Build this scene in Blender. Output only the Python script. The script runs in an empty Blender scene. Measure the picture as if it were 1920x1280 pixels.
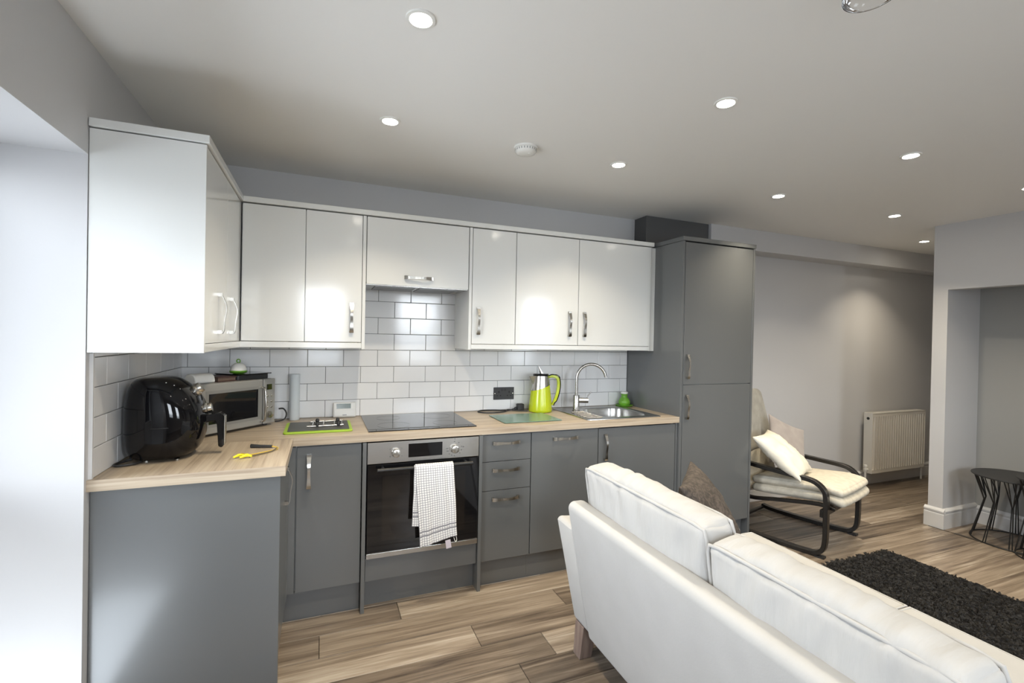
import bpy, bmesh, math, random
from mathutils import Matrix, Vector, noise
import numpy as np
random.seed(7)
sc = bpy.context.scene
C = sc.collection
PI = math.pi

# ---------------------------------------------------------------- camera
cd = bpy.data.cameras.new('camera'); cam = bpy.data.objects.new('camera', cd); C.objects.link(cam)
RX = Vector((0.92714029, -0.37421381, 0.01936256)); UX = Vector((-0.01525483, 0.01393604, 0.99978652)); FX = Vector((0.37440376, 0.92723773, -0.00721209))
m = Matrix((( RX[0], UX[0], -FX[0], 0.7209), (RX[1], UX[1], -FX[1], -3.0824), (RX[2], UX[2], -FX[2], 1.4129), (0, 0, 0, 1)))
cam.matrix_world = m
cd.sensor_width = 36; cd.lens = 882.85 / 1920 * 36; cd.clip_start = 0.02; cd.clip_end = 200
sc.camera = cam
# ---------------------------------------------------------------- exposure
vs = sc.view_settings
vs.view_transform = 'Standard'; vs.look = 'None'; vs.gamma = 1; vs.use_curve_mapping = False
vs.exposure = 0.0
sc.cycles.max_bounces = 10; sc.cycles.diffuse_bounces = 6; sc.cycles.glossy_bounces = 5; sc.cycles.transmission_bounces = 6
sc.cycles.sample_clamp_indirect = 6; sc.cycles.caustics_reflective = False; sc.cycles.caustics_refractive = False
# ---------------------------------------------------------------- sky (bright overcast daylight)
w = bpy.data.worlds.new('sky'); sc.world = w; w.use_nodes = True
nt = w.node_tree; nt.nodes.clear()
o_ = nt.nodes.new('ShaderNodeOutputWorld'); b_ = nt.nodes.new('ShaderNodeBackground')
tc = nt.nodes.new('ShaderNodeTexCoord'); sx = nt.nodes.new('ShaderNodeSeparateXYZ'); rp = nt.nodes.new('ShaderNodeValToRGB')
nt.links.new(tc.outputs['Generated'], sx.inputs[0]); nt.links.new(sx.outputs['Z'], rp.inputs[0])
rp.color_ramp.elements[0].position = 0.0; rp.color_ramp.elements[0].color = (.30, .33, .36, 1)     # ground side
rp.color_ramp.elements[1].position = 0.03; rp.color_ramp.elements[1].color = (.88, .94, 1, 1)     # bright haze at the horizon
e_ = rp.color_ramp.elements.new(.6); e_.color = (.62, .71, .82, 1)
nt.links.new(rp.outputs[0], b_.inputs[0]); nt.links.new(b_.outputs[0], o_.inputs[0])
b_.inputs[1].default_value = 26.0
DOWN_W = 6.4            # each recessed lamp
DOWN_COL = (1.0, 0.87, 0.66)

def portal(name, loc, rot, sx_, sy_):
    l = bpy.data.lights.new(name, 'AREA'); l.shape = 'RECTANGLE'; l.size = sx_; l.size_y = sy_
    l.cycles.is_portal = True
    o = bpy.data.objects.new(name, l); C.objects.link(o); o.location = loc; o.rotation_euler = rot
portal('window_portal', (-.44, -1.66, 1.43), (0, -PI/2, 0), 1.1, 1.08)
for cx_, wd in ((.72, .64), (2.17, .74), (4.01, .58)):
    portal('window_portal', (cx_, -4.72, 1.5), (PI/2, 0, 0), wd, 1.2)

# ---------------------------------------------------------------- materials
MATS = {}
def mat(name, col, rough=.5, metal=0, **k):
    if name in MATS: return MATS[name]
    M = bpy.data.materials.new(name); M.use_nodes = True; MATS[name] = M
    nt = M.node_tree; b = nt.nodes['Principled BSDF']
    b.inputs['Base Color'].default_value = (*col, 1); b.inputs['Roughness'].default_value = rough; b.inputs['Metallic'].default_value = metal
    for kk, v in k.get('inp', {}).items(): b.inputs[kk].default_value = v
    co = nt.nodes.new('ShaderNodeTexCoord')
    sp = k.get('scale', (1, 1, 1)); src = k.get('src', 'Object')
    mp = nt.nodes.new('ShaderNodeMapping'); mp.inputs['Scale'].default_value = sp
    if src == 'World':
        ge = nt.nodes.new('ShaderNodeNewGeometry'); nt.links.new(ge.outputs['Position'], mp.inputs[0])
    else: nt.links.new(co.outputs[src], mp.inputs[0])
    def nz(scale, detail=4, dist=0):
        n = nt.nodes.new('ShaderNodeTexNoise'); n.inputs['Scale'].default_value = scale; n.inputs['Detail'].default_value = detail
        n.inputs['Distortion'].default_value = dist
        nt.links.new(mp.outputs[0], n.inputs[0]); return n
    if 'var' in k:      # colour variation  (col2, noise scale, lo, hi)
        c2, s, lo, hi = k['var']
        n = nz(s, 6, k.get('dist', 0)); r = nt.nodes.new('ShaderNodeValToRGB')
        r.color_ramp.elements[0].position = lo; r.color_ramp.elements[1].position = hi
        r.color_ramp.elements[0].color = (*col, 1); r.color_ramp.elements[1].color = (*c2, 1)
        nt.links.new(n.outputs['Fac'], r.inputs[0]); nt.links.new(r.outputs[0], b.inputs['Base Color'])
    if 'bump' in k:     # (scale, strength, distance)
        s, st, d = k['bump']; n = nz(s, 5); bp = nt.nodes.new('ShaderNodeBump')
        bp.inputs['Strength'].default_value = st; bp.inputs['Distance'].default_value = d
        nt.links.new(n.outputs['Fac'], bp.inputs['Height']); nt.links.new(bp.outputs[0], b.inputs['Normal'])
    return M

def mat_emit(name, col, st):
    M = bpy.data.materials.new(name); M.use_nodes = True; nt = M.node_tree; nt.nodes.clear()
    e = nt.nodes.new('ShaderNodeEmission'); e.inputs[0].default_value = (*col, 1); e.inputs[1].default_value = st
    o = nt.nodes.new('ShaderNodeOutputMaterial'); nt.links.new(e.outputs[0], o.inputs[0]); return M

def mat_glass(name, col=(1, 1, 1), rough=0.0):
    M = bpy.data.materials.new(name); M.use_nodes = True; nt = M.node_tree; nt.nodes.clear()
    t = nt.nodes.new('ShaderNodeBsdfTransparent'); t.inputs[0].default_value = (*col, 1)
    g = nt.nodes.new('ShaderNodeBsdfGlossy'); g.inputs['Roughness'].default_value = rough
    f = nt.nodes.new('ShaderNodeFresnel'); f.inputs[0].default_value = 1.45
    x = nt.nodes.new('ShaderNodeMixShader'); o = nt.nodes.new('ShaderNodeOutputMaterial')
    nt.links.new(f.outputs[0], x.inputs[0]); nt.links.new(t.outputs[0], x.inputs[1]); nt.links.new(g.outputs[0], x.inputs[2]); nt.links.new(x.outputs[0], o.inputs[0])
    return M

def mat_wood(name, cols, axis='X', sc_long=1.2, sc_cross=22, tint=0.0, rough=.45, src='World', bump=.15, contrast=(.3, .72)):
    """streaky oak: noise stretched along one axis, second ring noise; per-object random tint when tint > 0"""
    M = bpy.data.materials.new(name); M.use_nodes = True; nt = M.node_tree; b = nt.nodes['Principled BSDF']; L = nt.links.new; N = nt.nodes.new
    if src == 'World': g = N('ShaderNodeNewGeometry'); vec = g.outputs['Position']
    else: g = N('ShaderNodeTexCoord'); vec = g.outputs['Object']
    oi = N('ShaderNodeObjectInfo')
    add = N('ShaderNodeVectorMath'); add.operation = 'MULTIPLY_ADD'
    comb = N('ShaderNodeCombineXYZ'); L(oi.outputs['Random'], comb.inputs[0]); L(oi.outputs['Random'], comb.inputs[1]); L(oi.outputs['Random'], comb.inputs[2])
    L(comb.outputs[0], add.inputs[0]); add.inputs[1].default_value = (37, 19, 11) if tint else (0, 0, 0); L(vec, add.inputs[2])
    mp = N('ShaderNodeMapping'); L(add.outputs[0], mp.inputs[0])
    s = {'X': (sc_long, sc_cross, sc_cross), 'Y': (sc_cross, sc_long, sc_cross)}[axis]
    mp.inputs['Scale'].default_value = s
    n1 = N('ShaderNodeTexNoise'); n1.inputs['Scale'].default_value = 1; n1.inputs['Detail'].default_value = 8; n1.inputs['Roughness'].default_value = .62; n1.inputs['Distortion'].default_value = .6
    L(mp.outputs[0], n1.inputs[0])
    mp2 = N('ShaderNodeMapping'); L(add.outputs[0], mp2.inputs[0]); mp2.inputs['Scale'].default_value = tuple(v * .28 for v in s)
    n2 = N('ShaderNodeTexNoise'); n2.inputs['Scale'].default_value = 1.2; n2.inputs['Detail'].default_value = 4; n2.inputs['Distortion'].default_value = 1.4; L(mp2.outputs[0], n2.inputs[0])
    mx = N('ShaderNodeMath'); mx.operation = 'MULTIPLY_ADD'; L(n1.outputs['Fac'], mx.inputs[0]); mx.inputs[1].default_value = .55
    m2 = N('ShaderNodeMath'); m2.operation = 'MULTIPLY'; L(n2.outputs['Fac'], m2.inputs[0]); m2.inputs[1].default_value = .45; L(m2.outputs[0], mx.inputs[2])
    r = N('ShaderNodeValToRGB'); L(mx.outputs[0], r.inputs[0])
    el = r.color_ramp.elements; lo, hi = contrast
    el[0].position = lo; el[0].color = (*cols[0], 1); el[1].position = hi; el[1].color = (*cols[-1], 1)
    for i, c in enumerate(cols[1:-1]):
        e = el.new(lo + (hi - lo) * (i + 1) / (len(cols) - 1)); e.color = (*c, 1)
    if tint:
        ms = N('ShaderNodeMath'); ms.operation = 'MULTIPLY_ADD'; L(oi.outputs['Random'], ms.inputs[0]); ms.inputs[1].default_value = .13; ms.inputs[2].default_value = -.075
        ma = N('ShaderNodeMath'); ma.operation = 'ADD'; L(mx.outputs[0], ma.inputs[0]); L(ms.outputs[0], ma.inputs[1]); L(ma.outputs[0], r.inputs[0])
    out = r.outputs[0]
    if tint:
        mr = N('ShaderNodeMapRange'); L(oi.outputs['Random'], mr.inputs[0]); mr.inputs[3].default_value = 1 - tint; mr.inputs[4].default_value = 1 + tint
        vm = N('ShaderNodeVectorMath'); vm.operation = 'SCALE'; L(r.outputs[0], vm.inputs[0]); L(mr.outputs[0], vm.inputs['Scale']); out = vm.outputs[0]
    L(out, b.inputs['Base Color']); b.inputs['Roughness'].default_value = rough
    bp = N('ShaderNodeBump'); bp.inputs['Strength'].default_value = bump; bp.inputs['Distance'].default_value = .002; L(n1.outputs['Fac'], bp.inputs['Height']); L(bp.outputs[0], b.inputs['Normal'])
    MATS[name] = M; return M

WALL = mat('wall paint', (.56, .556, .56), .55, bump=(60, .06, .002), var=((.545, .542, .546), 1.5, .35, .65))
CEIL = mat('ceiling paint', (.80, .785, .755), .6, bump=(50, .05, .002))
TRIMW = mat('white satin trim', (.66, .655, .65), .35, bump=(30, .03, .001))
UPPER = mat('pale grey gloss lacquer', (.73, .735, .715), .3, inp={'Coat Weight': .8, 'Coat Roughness': .11}, bump=(9, .035, .004))
LOWER = mat('mid grey gloss lacquer', (.112, .117, .118), .35, inp={'Coat Weight': .8, 'Coat Roughness': .17}, bump=(9, .035, .004))
CARC = mat('grey carcase board', (.30, .30, .29), .5, bump=(40, .05, .001))
TILE = mat('white glazed tile', (.80, .80, .80), .1, src='World', bump=(7, .10, .006), var=((.76, .76, .765), 3, .35, .65))
GROUT = mat('dark grey grout', (.10, .10, .10), .85, bump=(180, .3, .002))
STEEL = mat('brushed steel', (.47, .455, .43), .27, 1, scale=(2, 160, 160), bump=(3, .10, .0006))
CHROME = mat('polished nickel', (.52, .50, .46), .24, 1, bump=(20, .03, .001))
BLACKG = mat('black ceramic glass', (.006, .006, .007), .04, bump=(6, .01, .001))
BLACKP = mat('black gloss plastic', (.004, .004, .005), .06, inp={'Specular IOR Level': .35}, bump=(8, .01, .001))
BLACKM = mat('matt black plastic', (.02, .02, .021), .5, bump=(80, .1, .001))
DARKGAP = mat('dark cavity', (.03, .03, .03), .8, bump=(20, .1, .001))
LIME = mat('lime green plastic', (.42, .50, .012), .2, bump=(20, .02, .001))
LIMEB = mat('lime rubber', (.30, .46, .03), .45, bump=(40, .05, .001))
GREEN = mat('bright green plastic', (.13, .33, .03), .35, bump=(30, .03, .001))
WHITEP = mat('white plastic', (.78, .77, .73), .4, bump=(40, .03, .001))
PAPER = mat('pale paper roll', (.62, .66, .68), .7, bump=(90, .1, .001))
SOFA = mat('pale velvet upholstery', (.405, .40, .392), .85, bump=(160, .22, .0015), var=((.38, .375, .366), 9, .3, .7), inp={'Sheen Weight': .08, 'Sheen Roughness': .4})
SEATB = SOFA
CUSH = mat('pale velvet cushion cover', (.405, .40, .392), .85, scale=(3.5, 17, 3.5), var=((.38, .375, .366), 1.5, .3, .7), bump=(1.0, .55, .022), dist=.8, inp={'Sheen Weight': .08})
FURP = mat('crushed brown velvet', (.030, .023, .018), .75, scale=(1, 1, 1.0), var=((.095, .074, .06), 38, .40, .68), dist=1.6, bump=(60, .6, .006))
GREYC = mat('grey woven fabric', (.36, .345, .31), .9, bump=(220, .4, .002), var=((.28, .27, .24), 14, .35, .7))
PINKC = mat('dusty taupe velvet', (.30, .265, .25), .85, bump=(90, .3, .002), var=((.36, .32, .30), 12, .3, .7), inp={'Sheen Weight': .3})
WHITEF = mat('cream cotton', (.74, .70, .60), .85, bump=(30, .4, .006), var=((.66, .62, .53), 7, .35, .65))
STRIPE = mat('cream ribbed cotton', (.60, .56, .47), .9, bump=(140, .4, .002), var=((.53, .49, .41), 30, .4, .6))
BWOOD = mat('black brown stained wood', (.007, .006, .0055), .34, scale=(1, 1, 8), bump=(30, .1, .001), var=((.012, .010, .008), 12, .3, .7))
LEGW = mat('weathered oak leg', (.17, .12, .10), .5, scale=(8, 8, 1), var=((.25, .19, .16), 6, .35, .65), bump=(30, .1, .001))
RUGM = mat('charcoal shag', (.026, .024, .0225), .95, var=((.085, .079, .072), 45, .40, .7))
WIRE = mat('black wire', (.012, .012, .012), .45, bump=(50, .05, .001))
OAKT = mat_wood('light oak laminate', [(.28, .215, .155), (.42, .34, .25), (.51, .43, .33)], 'X', 2.2, 75, rough=.38, bump=.08, contrast=(.36, .64))
OAKTY = mat_wood('light oak laminate leg', [(.28, .215, .155), (.42, .34, .25), (.51, .43, .33)], 'Y', 2.2, 75, rough=.38, bump=.08, contrast=(.36, .64))
FLOORW = mat_wood('weathered oak plank', [(.070, .052, .039), (.165, .128, .095), (.265, .215, .165), (.41, .36, .30)], 'X', 2.0, 42, tint=.12, rough=.33, bump=.25, contrast=(.34, .68))
EMIT = mat_emit('lamp glow', (1, .93, .80), 90)
GLASS = mat_glass('clear glass')

# ---------------------------------------------------------------- mesh builder
class G:
    def __init__(s): s.v = []; s.f = []; s.uv = None
    def box(s, x0, x1, y0, y1, z0, z1):
        n = len(s.v)
        s.v += [(x, y, z) for z in (z0, z1) for y in (y0, y1) for x in (x0, x1)]
        s.f += [tuple(n + i for i in q) for q in ((0, 2, 3, 1), (4, 5, 7, 6), (0, 1, 5, 4), (2, 6, 7, 3), (0, 4, 6, 2), (1, 3, 7, 5))]
        return s
    def hexa(s, b, t):   # bottom and top quads, same order
        n = len(s.v); s.v += list(b) + list(t)
        s.f += [tuple(n + i for i in q) for q in ((3, 2, 1, 0), (4, 5, 6, 7), (0, 1, 5, 4), (1, 2, 6, 5), (2, 3, 7, 6), (3, 0, 4, 7))]
        return s
    def prism(s, poly, d, caps=True):   # polygon (list of 3D) extruded by vector d
        n = len(s.v); k = len(poly); d = Vector(d)
        s.v += [tuple(p) for p in poly] + [tuple(Vector(p) + d) for p in poly]
        if caps: s.f += [tuple(n + i for i in range(k))[::-1], tuple(n + k + i for i in range(k))]
        s.f += [(n + i, n + (i + 1) % k, n + k + (i + 1) % k, n + k + i) for i in range(k)]
        return s
    def lathe(s, prof, seg=32, c=(0, 0, 0), axis='z', cap=True):
        n = len(s.v); k = len(prof)
        for r, h in prof:
            for i in range(seg):
                a = 2 * PI * i / seg; p = (r * math.cos(a), r * math.sin(a), h)
                if axis == 'x': p = (h, p[0], p[1])
                if axis == 'y': p = (p[1], h, p[0])
                s.v.append((p[0] + c[0], p[1] + c[1], p[2] + c[2]))
        for j in range(k - 1):
            for i in range(seg):
                a = n + j * seg + i; b = n + j * seg + (i + 1) % seg
                s.f.append((a, b, b + seg, a + seg))
        if cap:
            s.f.append(tuple(n + i for i in range(seg))[::-1]); s.f.append(tuple(n + (k - 1) * seg + i for i in range(seg)))
        return s
    def tube(s, pts, r, seg=8, closed=False, rect=None):
        """sweep a circle (or rect=(a,b) half sizes: a along first normal, b along binormal) along points"""
        P = [Vector(p) for p in pts]; k = len(P); n = len(s.v); up = None
        for i, p in enumerate(P):
            if closed: t = P[(i + 1) % k] - P[i - 1]
            else: t = P[min(i + 1, k - 1)] - P[max(i - 1, 0)]
            t.normalize()
            if up is None:
                up = Vector((0, 0, 1)) if abs(t.z) < .9 else Vector((1, 0, 0))
                if rect and len(rect) > 2: up = Vector(rect[2])
            up = (up - t * up.dot(t)).normalized(); bn = t.cross(up)
            rr = r[i] if isinstance(r, (list, tuple)) else r
            if rect:
                for a, b in ((1, 1), (-1, 1), (-1, -1), (1, -1)): s.v.append(tuple(p + up * a * rect[0] + bn * b * rect[1]))
            else:
                for j in range(seg):
                    a = 2 * PI * j / seg; s.v.append(tuple(p + (up * math.cos(a) + bn * math.sin(a)) * rr))
        q = 4 if rect else seg
        for i in range(k if closed else k - 1):
            for j in range(q):
                a = n + i * q + j; b = n + i * q + (j + 1) % q; c2 = n + ((i + 1) % k) * q
                s.f.append((a, b, c2 + (j + 1) % q, c2 + j))
        if not closed:
            s.f.append(tuple(n + j for j in range(q))[::-1]); s.f.append(tuple(n + (k - 1) * q + j for j in range(q)))
        return s
    def grid(s, fn, nu, nv):    # fn(u,v) 0..1
        n = len(s.v)
        for i in range(nu + 1):
            for j in range(nv + 1): s.v.append(tuple(fn(i / nu, j / nv)))
        for i in range(nu):
            for j in range(nv):
                a = n + i * (nv + 1) + j; s.f.append((a, a + nv + 1, a + nv + 2, a + 1))
        return s
    def xf(s, M): s.v = [tuple(M @ Vector(v)) for v in s.v]; return s

def smooth_path(pts, n=6, closed=False):
    P = [Vector(p) for p in pts]; out = []; k = len(P)
    rng = range(k) if closed else range(k - 1)
    for i in rng:
        p0 = P[(i - 1) % k] if closed or i > 0 else P[0]; p1 = P[i]; p2 = P[(i + 1) % k]; p3 = P[(i + 2) % k] if closed or i + 2 < k else P[-1]
        for j in range(n):
            t = j / n
            out.append(.5 * ((2 * p1) + (p2 - p0) * t + (2 * p0 - 5 * p1 + 4 * p2 - p3) * t * t + (3 * p1 - p0 - 3 * p2 + p3) * t ** 3))
    if not closed: out.append(P[-1])
    return out

WM = {}
def thing(name, label, cat, loc=(0, 0, 0), rz=0, group=None, kind=None):
    o = bpy.data.objects.new(name, None); C.objects.link(o); o.empty_display_size = .05
    o.location = loc; o.rotation_euler = (0, 0, rz)
    WM[o] = Matrix.Translation(loc) @ Matrix.Rotation(rz, 4, 'Z')
    if label: o['label'] = label
    if cat: o['category'] = cat
    if group: o['group'] = group
    if kind: o['kind'] = kind
    return o
def mesh_of(name, g, M, weld=0, fix=True):
    me = bpy.data.meshes.new(name); me.from_pydata(g.v, [], g.f)
    if fix or weld:
        bm = bmesh.new(); bm.from_mesh(me)
        if weld: bmesh.ops.remove_doubles(bm, verts=bm.verts, dist=weld)
        if fix: bmesh.ops.recalc_face_normals(bm, faces=bm.faces)
        bm.to_mesh(me); bm.free()
    me.materials.append(M); return me
def obj(name, g, M, parent=None, world=True, bevel=0, seg=2, smooth=None, label=None, mtx=None, weld=0, subsurf=0, fix=True, kind=None):
    """one mesh object; world=True means g is in world coordinates and is moved into the parent's space"""
    me = g if isinstance(g, bpy.types.Mesh) else None
    if me is None:
        if parent is not None and world: g.xf(WM[parent].inverted())
        me = mesh_of(name, g, M, weld, fix)
        if smooth:
            me.polygons.foreach_set('use_smooth', [True] * len(me.polygons)); me.set_sharp_from_angle(angle=math.radians(smooth))
    o = bpy.data.objects.new(name, me); C.objects.link(o)
    if parent is not None: o.parent = parent
    L = mtx if mtx is not None else Matrix()
    if mtx is not None and parent is not None and world: L = WM[parent].inverted() @ mtx
    o.matrix_local = L if parent is None else L
    if parent is None: o.matrix_world = L
    WM[o] = (WM[parent] @ L) if parent is not None else L
    if bevel:
        b = o.modifiers.new('bevel', 'BEVEL'); b.width = bevel; b.segments = seg; b.limit_method = 'ANGLE'; b.angle_limit = math.radians(40)
    if subsurf:
        s = o.modifiers.new('sub', 'SUBSURF'); s.levels = s.render_levels = subsurf
    if label: o['label'] = label
    if kind: o['kind'] = kind
    return o
def B(*a): return G().box(*a)
def top(name, g, M, label, cat, group=None, **k):
    """a thing that is one mesh: origin moved to its base"""
    xs = [v[0] for v in g.v]; ys = [v[1] for v in g.v]; zs = [v[2] for v in g.v]
    c = Vector(((min(xs) + max(xs)) / 2, (min(ys) + max(ys)) / 2, min(zs)))
    g.xf(Matrix.Translation(-c)); o = obj(name, g, M, mtx=Matrix.Translation(c), **k)
    o['label'] = label; o['category'] = cat
    if group: o['group'] = group
    return o
def struct(name, g, M, parent=None, **k):
    o = obj(name, g, M, parent, **k)
    if parent is None: o['kind'] = 'structure'
    return o
def place(name, me, parent, mtx, label=None):   # shared-mesh part at a world matrix
    o = bpy.data.objects.new(name, me); C.objects.link(o); o.parent = parent
    o.matrix_local = WM[parent].inverted() @ mtx; WM[o] = mtx
    if label: o['label'] = label
    return o
T = Matrix.Translation
def RZ(a): return Matrix.Rotation(a, 4, 'Z')
def RY(a): return Matrix.Rotation(a, 4, 'Y')
def RXm(a): return Matrix.Rotation(a, 4, 'X')

# ---------------------------------------------------------------- the setting
CZ = 2.36; YR = -4.6; XE = 7.6
# floor slab with one plank object each
fl = struct('floor', B(-.05, XE, YR, 0, -.05, -.012), DARKGAP)
PW = .167; PL = 1.22
offs = {0: 1.11, 1: .73, 2: .20, 3: 1.72}
plank_meshes = {}
def plank(x0, x1, y0, y1):
    x0 = max(x0, 0 if x0 < 3 else x0); 
    key = (round(x1 - x0, 3), round(y1 - y0, 3))
    if key not in plank_meshes:
        a, b = key; e = .0012; c = .0015
        g = G().hexa([(e, e, -.012), (a - e, e, -.012), (a - e, b - e, -.012), (e, b - e, -.012)], [(e, e, -c), (a - e, e, -c), (a - e, b - e, -c), (e, b - e, -c)])
        n = len(g.v); g.v += [(e + c, e + c, 0), (a - e - c, e + c, 0), (a - e - c, b - e - c, 0), (e + c, b - e - c, 0)]
        g.f.remove((4, 5, 6, 7)); g.f += [(8, 9, 10, 11), (4, 5, 9, 8), (5, 6, 10, 9), (6, 7, 11, 10), (7, 4, 8, 11)]
        plank_meshes[key] = mesh_of('plank', g, FLOORW)
    place('plank', plank_meshes[key], fl, T((x0, y0, 0)))
row = 0
y1 = -.048
k = 0
ys = [(0, -.048)]
while y1 > YR + .01:
    y0 = max(y1 - PW, YR); ys.append((y1, y0)); y1 = y0
rnd = random.Random(3)
for i, (ya, yb) in enumerate(ys):
    ri = i - 4            # row 0 is y -.549 .. -.716
    off = offs.get(ri, rnd.random() * PL)
    x = off - math.ceil(off / PL) * PL
    ends = [(0, XE)] if yb > -1.0 else [(0, 5.172)] + ([(5.196, 5.665)] if -2.45 < yb else [])
    while x < XE:
        for a, b in ends:
            p, q = max(x, a), min(x + PL, b)
            if q - p > .02: plank(p, q, yb, ya)
        x += PL
struct('trim_1', B(5.172, 5.196, -2.4, -1.05, -.012, .003), mat('dark threshold strip', (.05, .042, .035), .4, bump=(40, .1, .001)))
# ceiling, walls
struct('ceiling', B(-.5, XE + .1, YR - .1, .1, CZ, CZ + .1), CEIL)
wb = struct('wall_back', B(-.5, XE + .1, 0, .1, 0, CZ), WALL)
WY0, WY1, WZ1 = -2.2, -1.12, 1.99
wl = struct('wall_left', B(-.45, 0, WY1, 0, 0, CZ).box(-.45, 0, YR, WY0, 0, CZ).box(-.45, 0, WY0, WY1, WZ1, CZ).box(-.45, -.36, WY0, WY1, 0, .88), WALL)
g = G()
RW = ((.40, 1.04), (1.80, 2.54), (3.72, 4.30)); xs_ = [-.05] + [a for p in RW for a in p] + [XE]
for i in range(0, len(xs_), 2): g.box(xs_[i], xs_[i + 1], YR - .1, YR, 0, CZ)
for a, b in RW: g.box(a, b, YR - .1, YR, 0, .9).box(a, b, YR - .1, YR, 2.1, CZ)
struct('wall_rear', g, WALL)
g = G()
g.box(5.2, 5.30, -.965, -.87, 0, CZ)              # pier at the end of the right wall
g.box(5.2, 5.30, -2.4, -.965, 1.852, CZ)          # head over the recess
g.box(5.2, 5.30, YR, -2.4, 0, CZ)
g.box(5.30, 5.67, -.965, -.87, 0, CZ).box(5.30, 5.65, -2.5, -2.4, 0, CZ).box(5.30, 5.65, -2.4, -.965, 1.95, 2.05)
g.box(5.67, XE, -.965, -.87, 0, CZ)
struct('wall_right', g, WALL)
struct('wall_recess', B(5.65, 5.75, -2.4, -.964, 0, CZ), mat('darker recess grey', (.30, .298, .285), .6, bump=(60, .06, .002)))  # back of the recess, one even grey, darker than the other walls
struct('wall_end', B(XE, XE + .1, -.97, 0, 0, CZ), WALL)
# boxed bulkhead along the back wall, and the grey duct box over the tall unit
struct('trim_2', B(3.60, XE, -.17, 0, 2.185, CZ), WALL, bevel=.002)
struct('trim_3', B(2.985, 3.595, -.145, 0, 2.115, CZ), mat('dark grey boxing board', (.085, .085, .085), .5, bump=(30, .05, .001)), bevel=.002)
# baseboards : tall skirting with a torus top
def skirt(path_a, path_b, nrm, h=.155, t=.018):
    a = Vector((*path_a, 0)); b = Vector((*path_b, 0)); n = Vector((*nrm, 0))
    prof = [(0, 0), (t, 0), (t, h - .045), (t - .004, h - .040), (t - .004, h - .034), (t + .001, h - .028), (t + .002, h - .018), (t - .004, h - .009), (t - .010, h - .004), (.004, h), (0, h)]
    return G().prism([a + n * p[0] + Vector((0, 0, p[1])) for p in prof], b - a)
def addg(a, b): n = len(a.v); a.v += b.v; a.f += [tuple(i + n for i in f) for f in b.f]; return a
struct('baseboard_back', skirt((3.62, 0), (XE, 0), (0, -1), h=.14), TRIMW)
g = skirt((5.2, -.852), (5.2, -.983), (-1, 0)); addg(g, skirt((5.2, -.965), (5.65, -.965), (0, -1))); addg(g, skirt((5.65, -.965), (5.65, -2.4), (-1, 0), h=.14)); addg(g, skirt((5.2, -.87), (XE, -.87), (0, 1)))
addg(g, skirt((5.2, -2.4), (5.2, YR), (-1, 0)))
struct('baseboard_right', g, TRIMW)
struct('baseboard_rear', skirt((0, YR), (5.2, YR), (0, 1)), TRIMW)
struct('baseboard_left', skirt((0, WY0), (0, YR), (1, 0)), TRIMW)
# windows
FRAME = mat('white window frame', (.75, .76, .76), .35, bump=(20, .03, .001))
def window(name, x0, x1, y0, y1, z0, z1, split):
    g = G(); f = .055
    if abs(x1 - x0) < abs(y1 - y0):
        g.box(x0, x1, y0, y0 + f, z0, z1).box(x0, x1, y1 - f, y1, z0, z1).box(x0, x1, y0 + f, y1 - f, z0, z0 + f).box(x0, x1, y0 + f, y1 - f, z1 - f, z1)
        ps = [y0 + (y1 - y0) * s for s in split]
        for p in ps: g.box(x0, x1, p - .03, p + .03, z0 + f, z1 - f)
        xm = (x0 + x1) / 2; pane = B(xm - .004, xm + .004, y0 + f, y1 - f, z0 + f, z1 - f)
        sill = B(x1, -.002, y0 + .001, y1 - .001, z0 - .04, z0 - .012)
    else:
        g.box(x0, x0 + f, y0, y1, z0, z1).box(x1 - f, x1, y0, y1, z0, z1).box(x0 + f, x1 - f, y0, y1, z0, z0 + f).box(x0 + f, x1 - f, y0, y1, z1 - f, z1)
        ym = (y0 + y1) / 2; pane = B(x0 + f, x1 - f, ym - .004, ym + .004, z0 + f, z1 - f); sill = None
    o = struct(name, g, FRAME, bevel=.004)
    obj('pane', pane, GLASS, o)
    return o
window('window_1', -.42, -.36, WY0, WY1, .88, WZ1, (.5,))
for i, (a, b) in enumerate(RW): window('window_%d' % (i + 2), a, b, YR - .09, YR - .04, .9, 2.1, ())
# ---- tiles
struct_t = [0]
TPX, TPZ = .2025, .1025; X0 = .947; TZ0 = .9105
tile_meshes = {}
def tile(parent, a, b, z0, z1, side):
    w_, h_ = round(b - a, 4), round(z1 - z0, 4)
    if w_ < .012: return
    key = (w_, h_, side)
    if key not in tile_meshes:
        e = .0012; c = .0022; t = .007
        g = G()
        o = [(e, 0, e), (w_ - e, 0, e), (w_ - e, 0, h_ - e), (e, 0, h_ - e)]
        o2 = [(x, -t + .0012, z) for x, y, z in o]
        i_ = [(e + c, -t, e + c), (w_ - e - c, -t, e + c), (w_ - e - c, -t, h_ - e - c), (e + c, -t, h_ - e - c)]
        g.v = o + o2 + i_; g.f = [(8, 9, 10, 11)] + [(i, (i + 1) % 4, 4 + (i + 1) % 4, 4 + i) for i in range(4)] + [(4 + i, 4 + (i + 1) % 4, 8 + (i + 1) % 4, 8 + i) for i in range(4)]
        if side == 'L': g.xf(RZ(PI / 2))      # facing +x, running along +y
        tile_meshes[key] = mesh_of('tile', g, TILE)
    if side == 'B': place('tile', tile_meshes[key], parent, T((a, -.003, z0)))
    else: place('tile', tile_meshes[key], parent, T((.003, a, z0)))
gb = obj('grout_bed', B(0, 2.935, -.004, 0, TZ0, TZ0 + 4.3 * TPZ).box(.93, 1.56, -.004, 0, TZ0 + 4.3 * TPZ, TZ0 + 8 * TPZ), GROUT, wb)
gl = obj('grout_bed', B(0, .004, -1.08, 0, TZ0, TZ0 + 4.3 * TPZ), GROUT, wl)
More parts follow.
